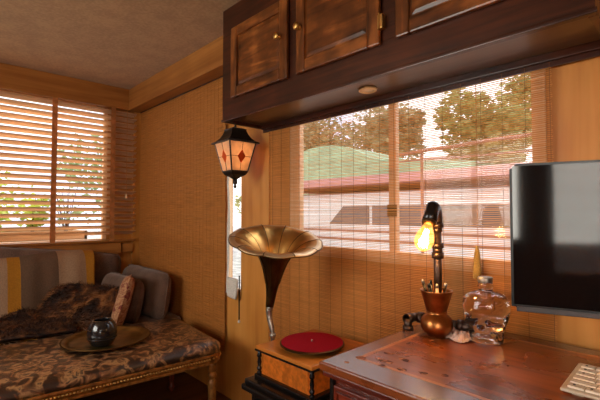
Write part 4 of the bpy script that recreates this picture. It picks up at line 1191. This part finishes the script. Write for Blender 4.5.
# rusty awning frame nearer the window
af = thing('awning_frame', 'thin rusty steel awning frame standing outside the sheer shade', 'frame', (-1.9, 4.0, GZ))
bm = B(); tube(bm, [(-2.60, 4, 1.80), (-.6, 4, 1.86)], .018, 8); obj('top_rail', bm, M_rust, af)
bm = B(); tube(bm, [(-2.60, 4, 1.72), (-.6, 4, 1.68)], .012, 8); obj('lower_rail', bm, M_rust, af)
for x in (-2.235, -.62):
    bm = B(); tube(bm, [(x, 4, GZ), (x, 4, 1.83)], .018, 8); obj('post', bm, M_rust, af)

# planter and shrubs outside the left window
pl = thing('planter_box', 'long pale wooden planter box outside the window over the sofa', 'planter', (-4.2, .4, .6))
bm = B(); 
for zz in (.60, .70, .80, .88): box(bm, -4.22, -4.19, -1.2, 1.19, zz, zz + (.09 if zz < .88 else .085), .003)
box(bm, -4.62, -4.60, -1.2, 1.19, .60, .96); box(bm, -4.62, -4.19, 1.165, 1.19, .60, .96); box(bm, -4.62, -4.19, -1.2, -1.175, .60, .96)
obj('boards', bm, M_planter, pl)
obj('soil', bx(-4.60, -4.22, -1.17, 1.165, .80, .93), M_soil, pl)
for y in (-1.1, 0, 1.1): obj('leg', bx(-4.45, -4.38, y - .03, y + .03, GZ, .60), M_planter, pl)
def shrub(label, x, y, z, r, h, mat, seed, n, leaf):
    t = thing('shrub', label, 'plant', (x, y, z), 'plants in the planter box')
    rnd = random.Random(seed); bm = B(); bs = B()
    for k in range(9):
        a = rnd.uniform(0, 2 * pi); e = Vector((x + r * cos(a) * rnd.uniform(.3, 1), y + r * sin(a) * rnd.uniform(.3, 1), z + h * rnd.uniform(.5, 1)))
        mid = (Vector((x, y, z)) + e) / 2 + Vector((0, 0, .05))
        tube(bs, [(x, y, z - .02), mid, e], [.006, .004, .002], 5)
        for q in range(n // 9):
            f = rnd.uniform(.3, 1.05); p = Vector((x, y, z)).lerp(e, f) + Vector((rnd.gauss(0, .035), rnd.gauss(0, .035), rnd.gauss(0, .03)))
            u, v = frame_of(Vector((rnd.gauss(0, 1), rnd.gauss(0, 1), rnd.gauss(0, 1)))); s = leaf * rnd.uniform(.6, 1.2)
            bm.faces.new([bm.verts.new(p + u * s), bm.verts.new(p + v * s * .45), bm.verts.new(p - u * s), bm.verts.new(p - v * s * .45)])
    obj('foliage', bm, mat, t); obj('stem', bs, M_bark, t)
shrub('bright yellow-green leafy plant in the planter left of the ladder tape', -4.4, .78, .93, .22, .34, M_leafgreen, 11, 420, .035)
shrub('low yellow-green leafy plant in the planter at the photo edge', -4.4, .45, .93, .22, .30, M_leafgreen, 12, 380, .035)
shrub('bare stemmed young plant at the right end of the planter', -4.4, 1.06, .93, .16, .62, M_leafdark, 13, 110, .028)
shrub('leafy plant in the far hidden end of the planter', -4.4, -.2, .93, .25, .4, M_leafdark, 14, 300, .035)
tree('muted green tree outside the window over the sofa', -11.5, 3.9, 4.0, 1.3, M_leafdark, 21, 600, .10, cz=1.9)
tree('pale green tree far left outside the slatted blind', -13.5, 1.0, 4.0, 1.3, M_leafgreen, 22, 500, .10, cz=1.2)
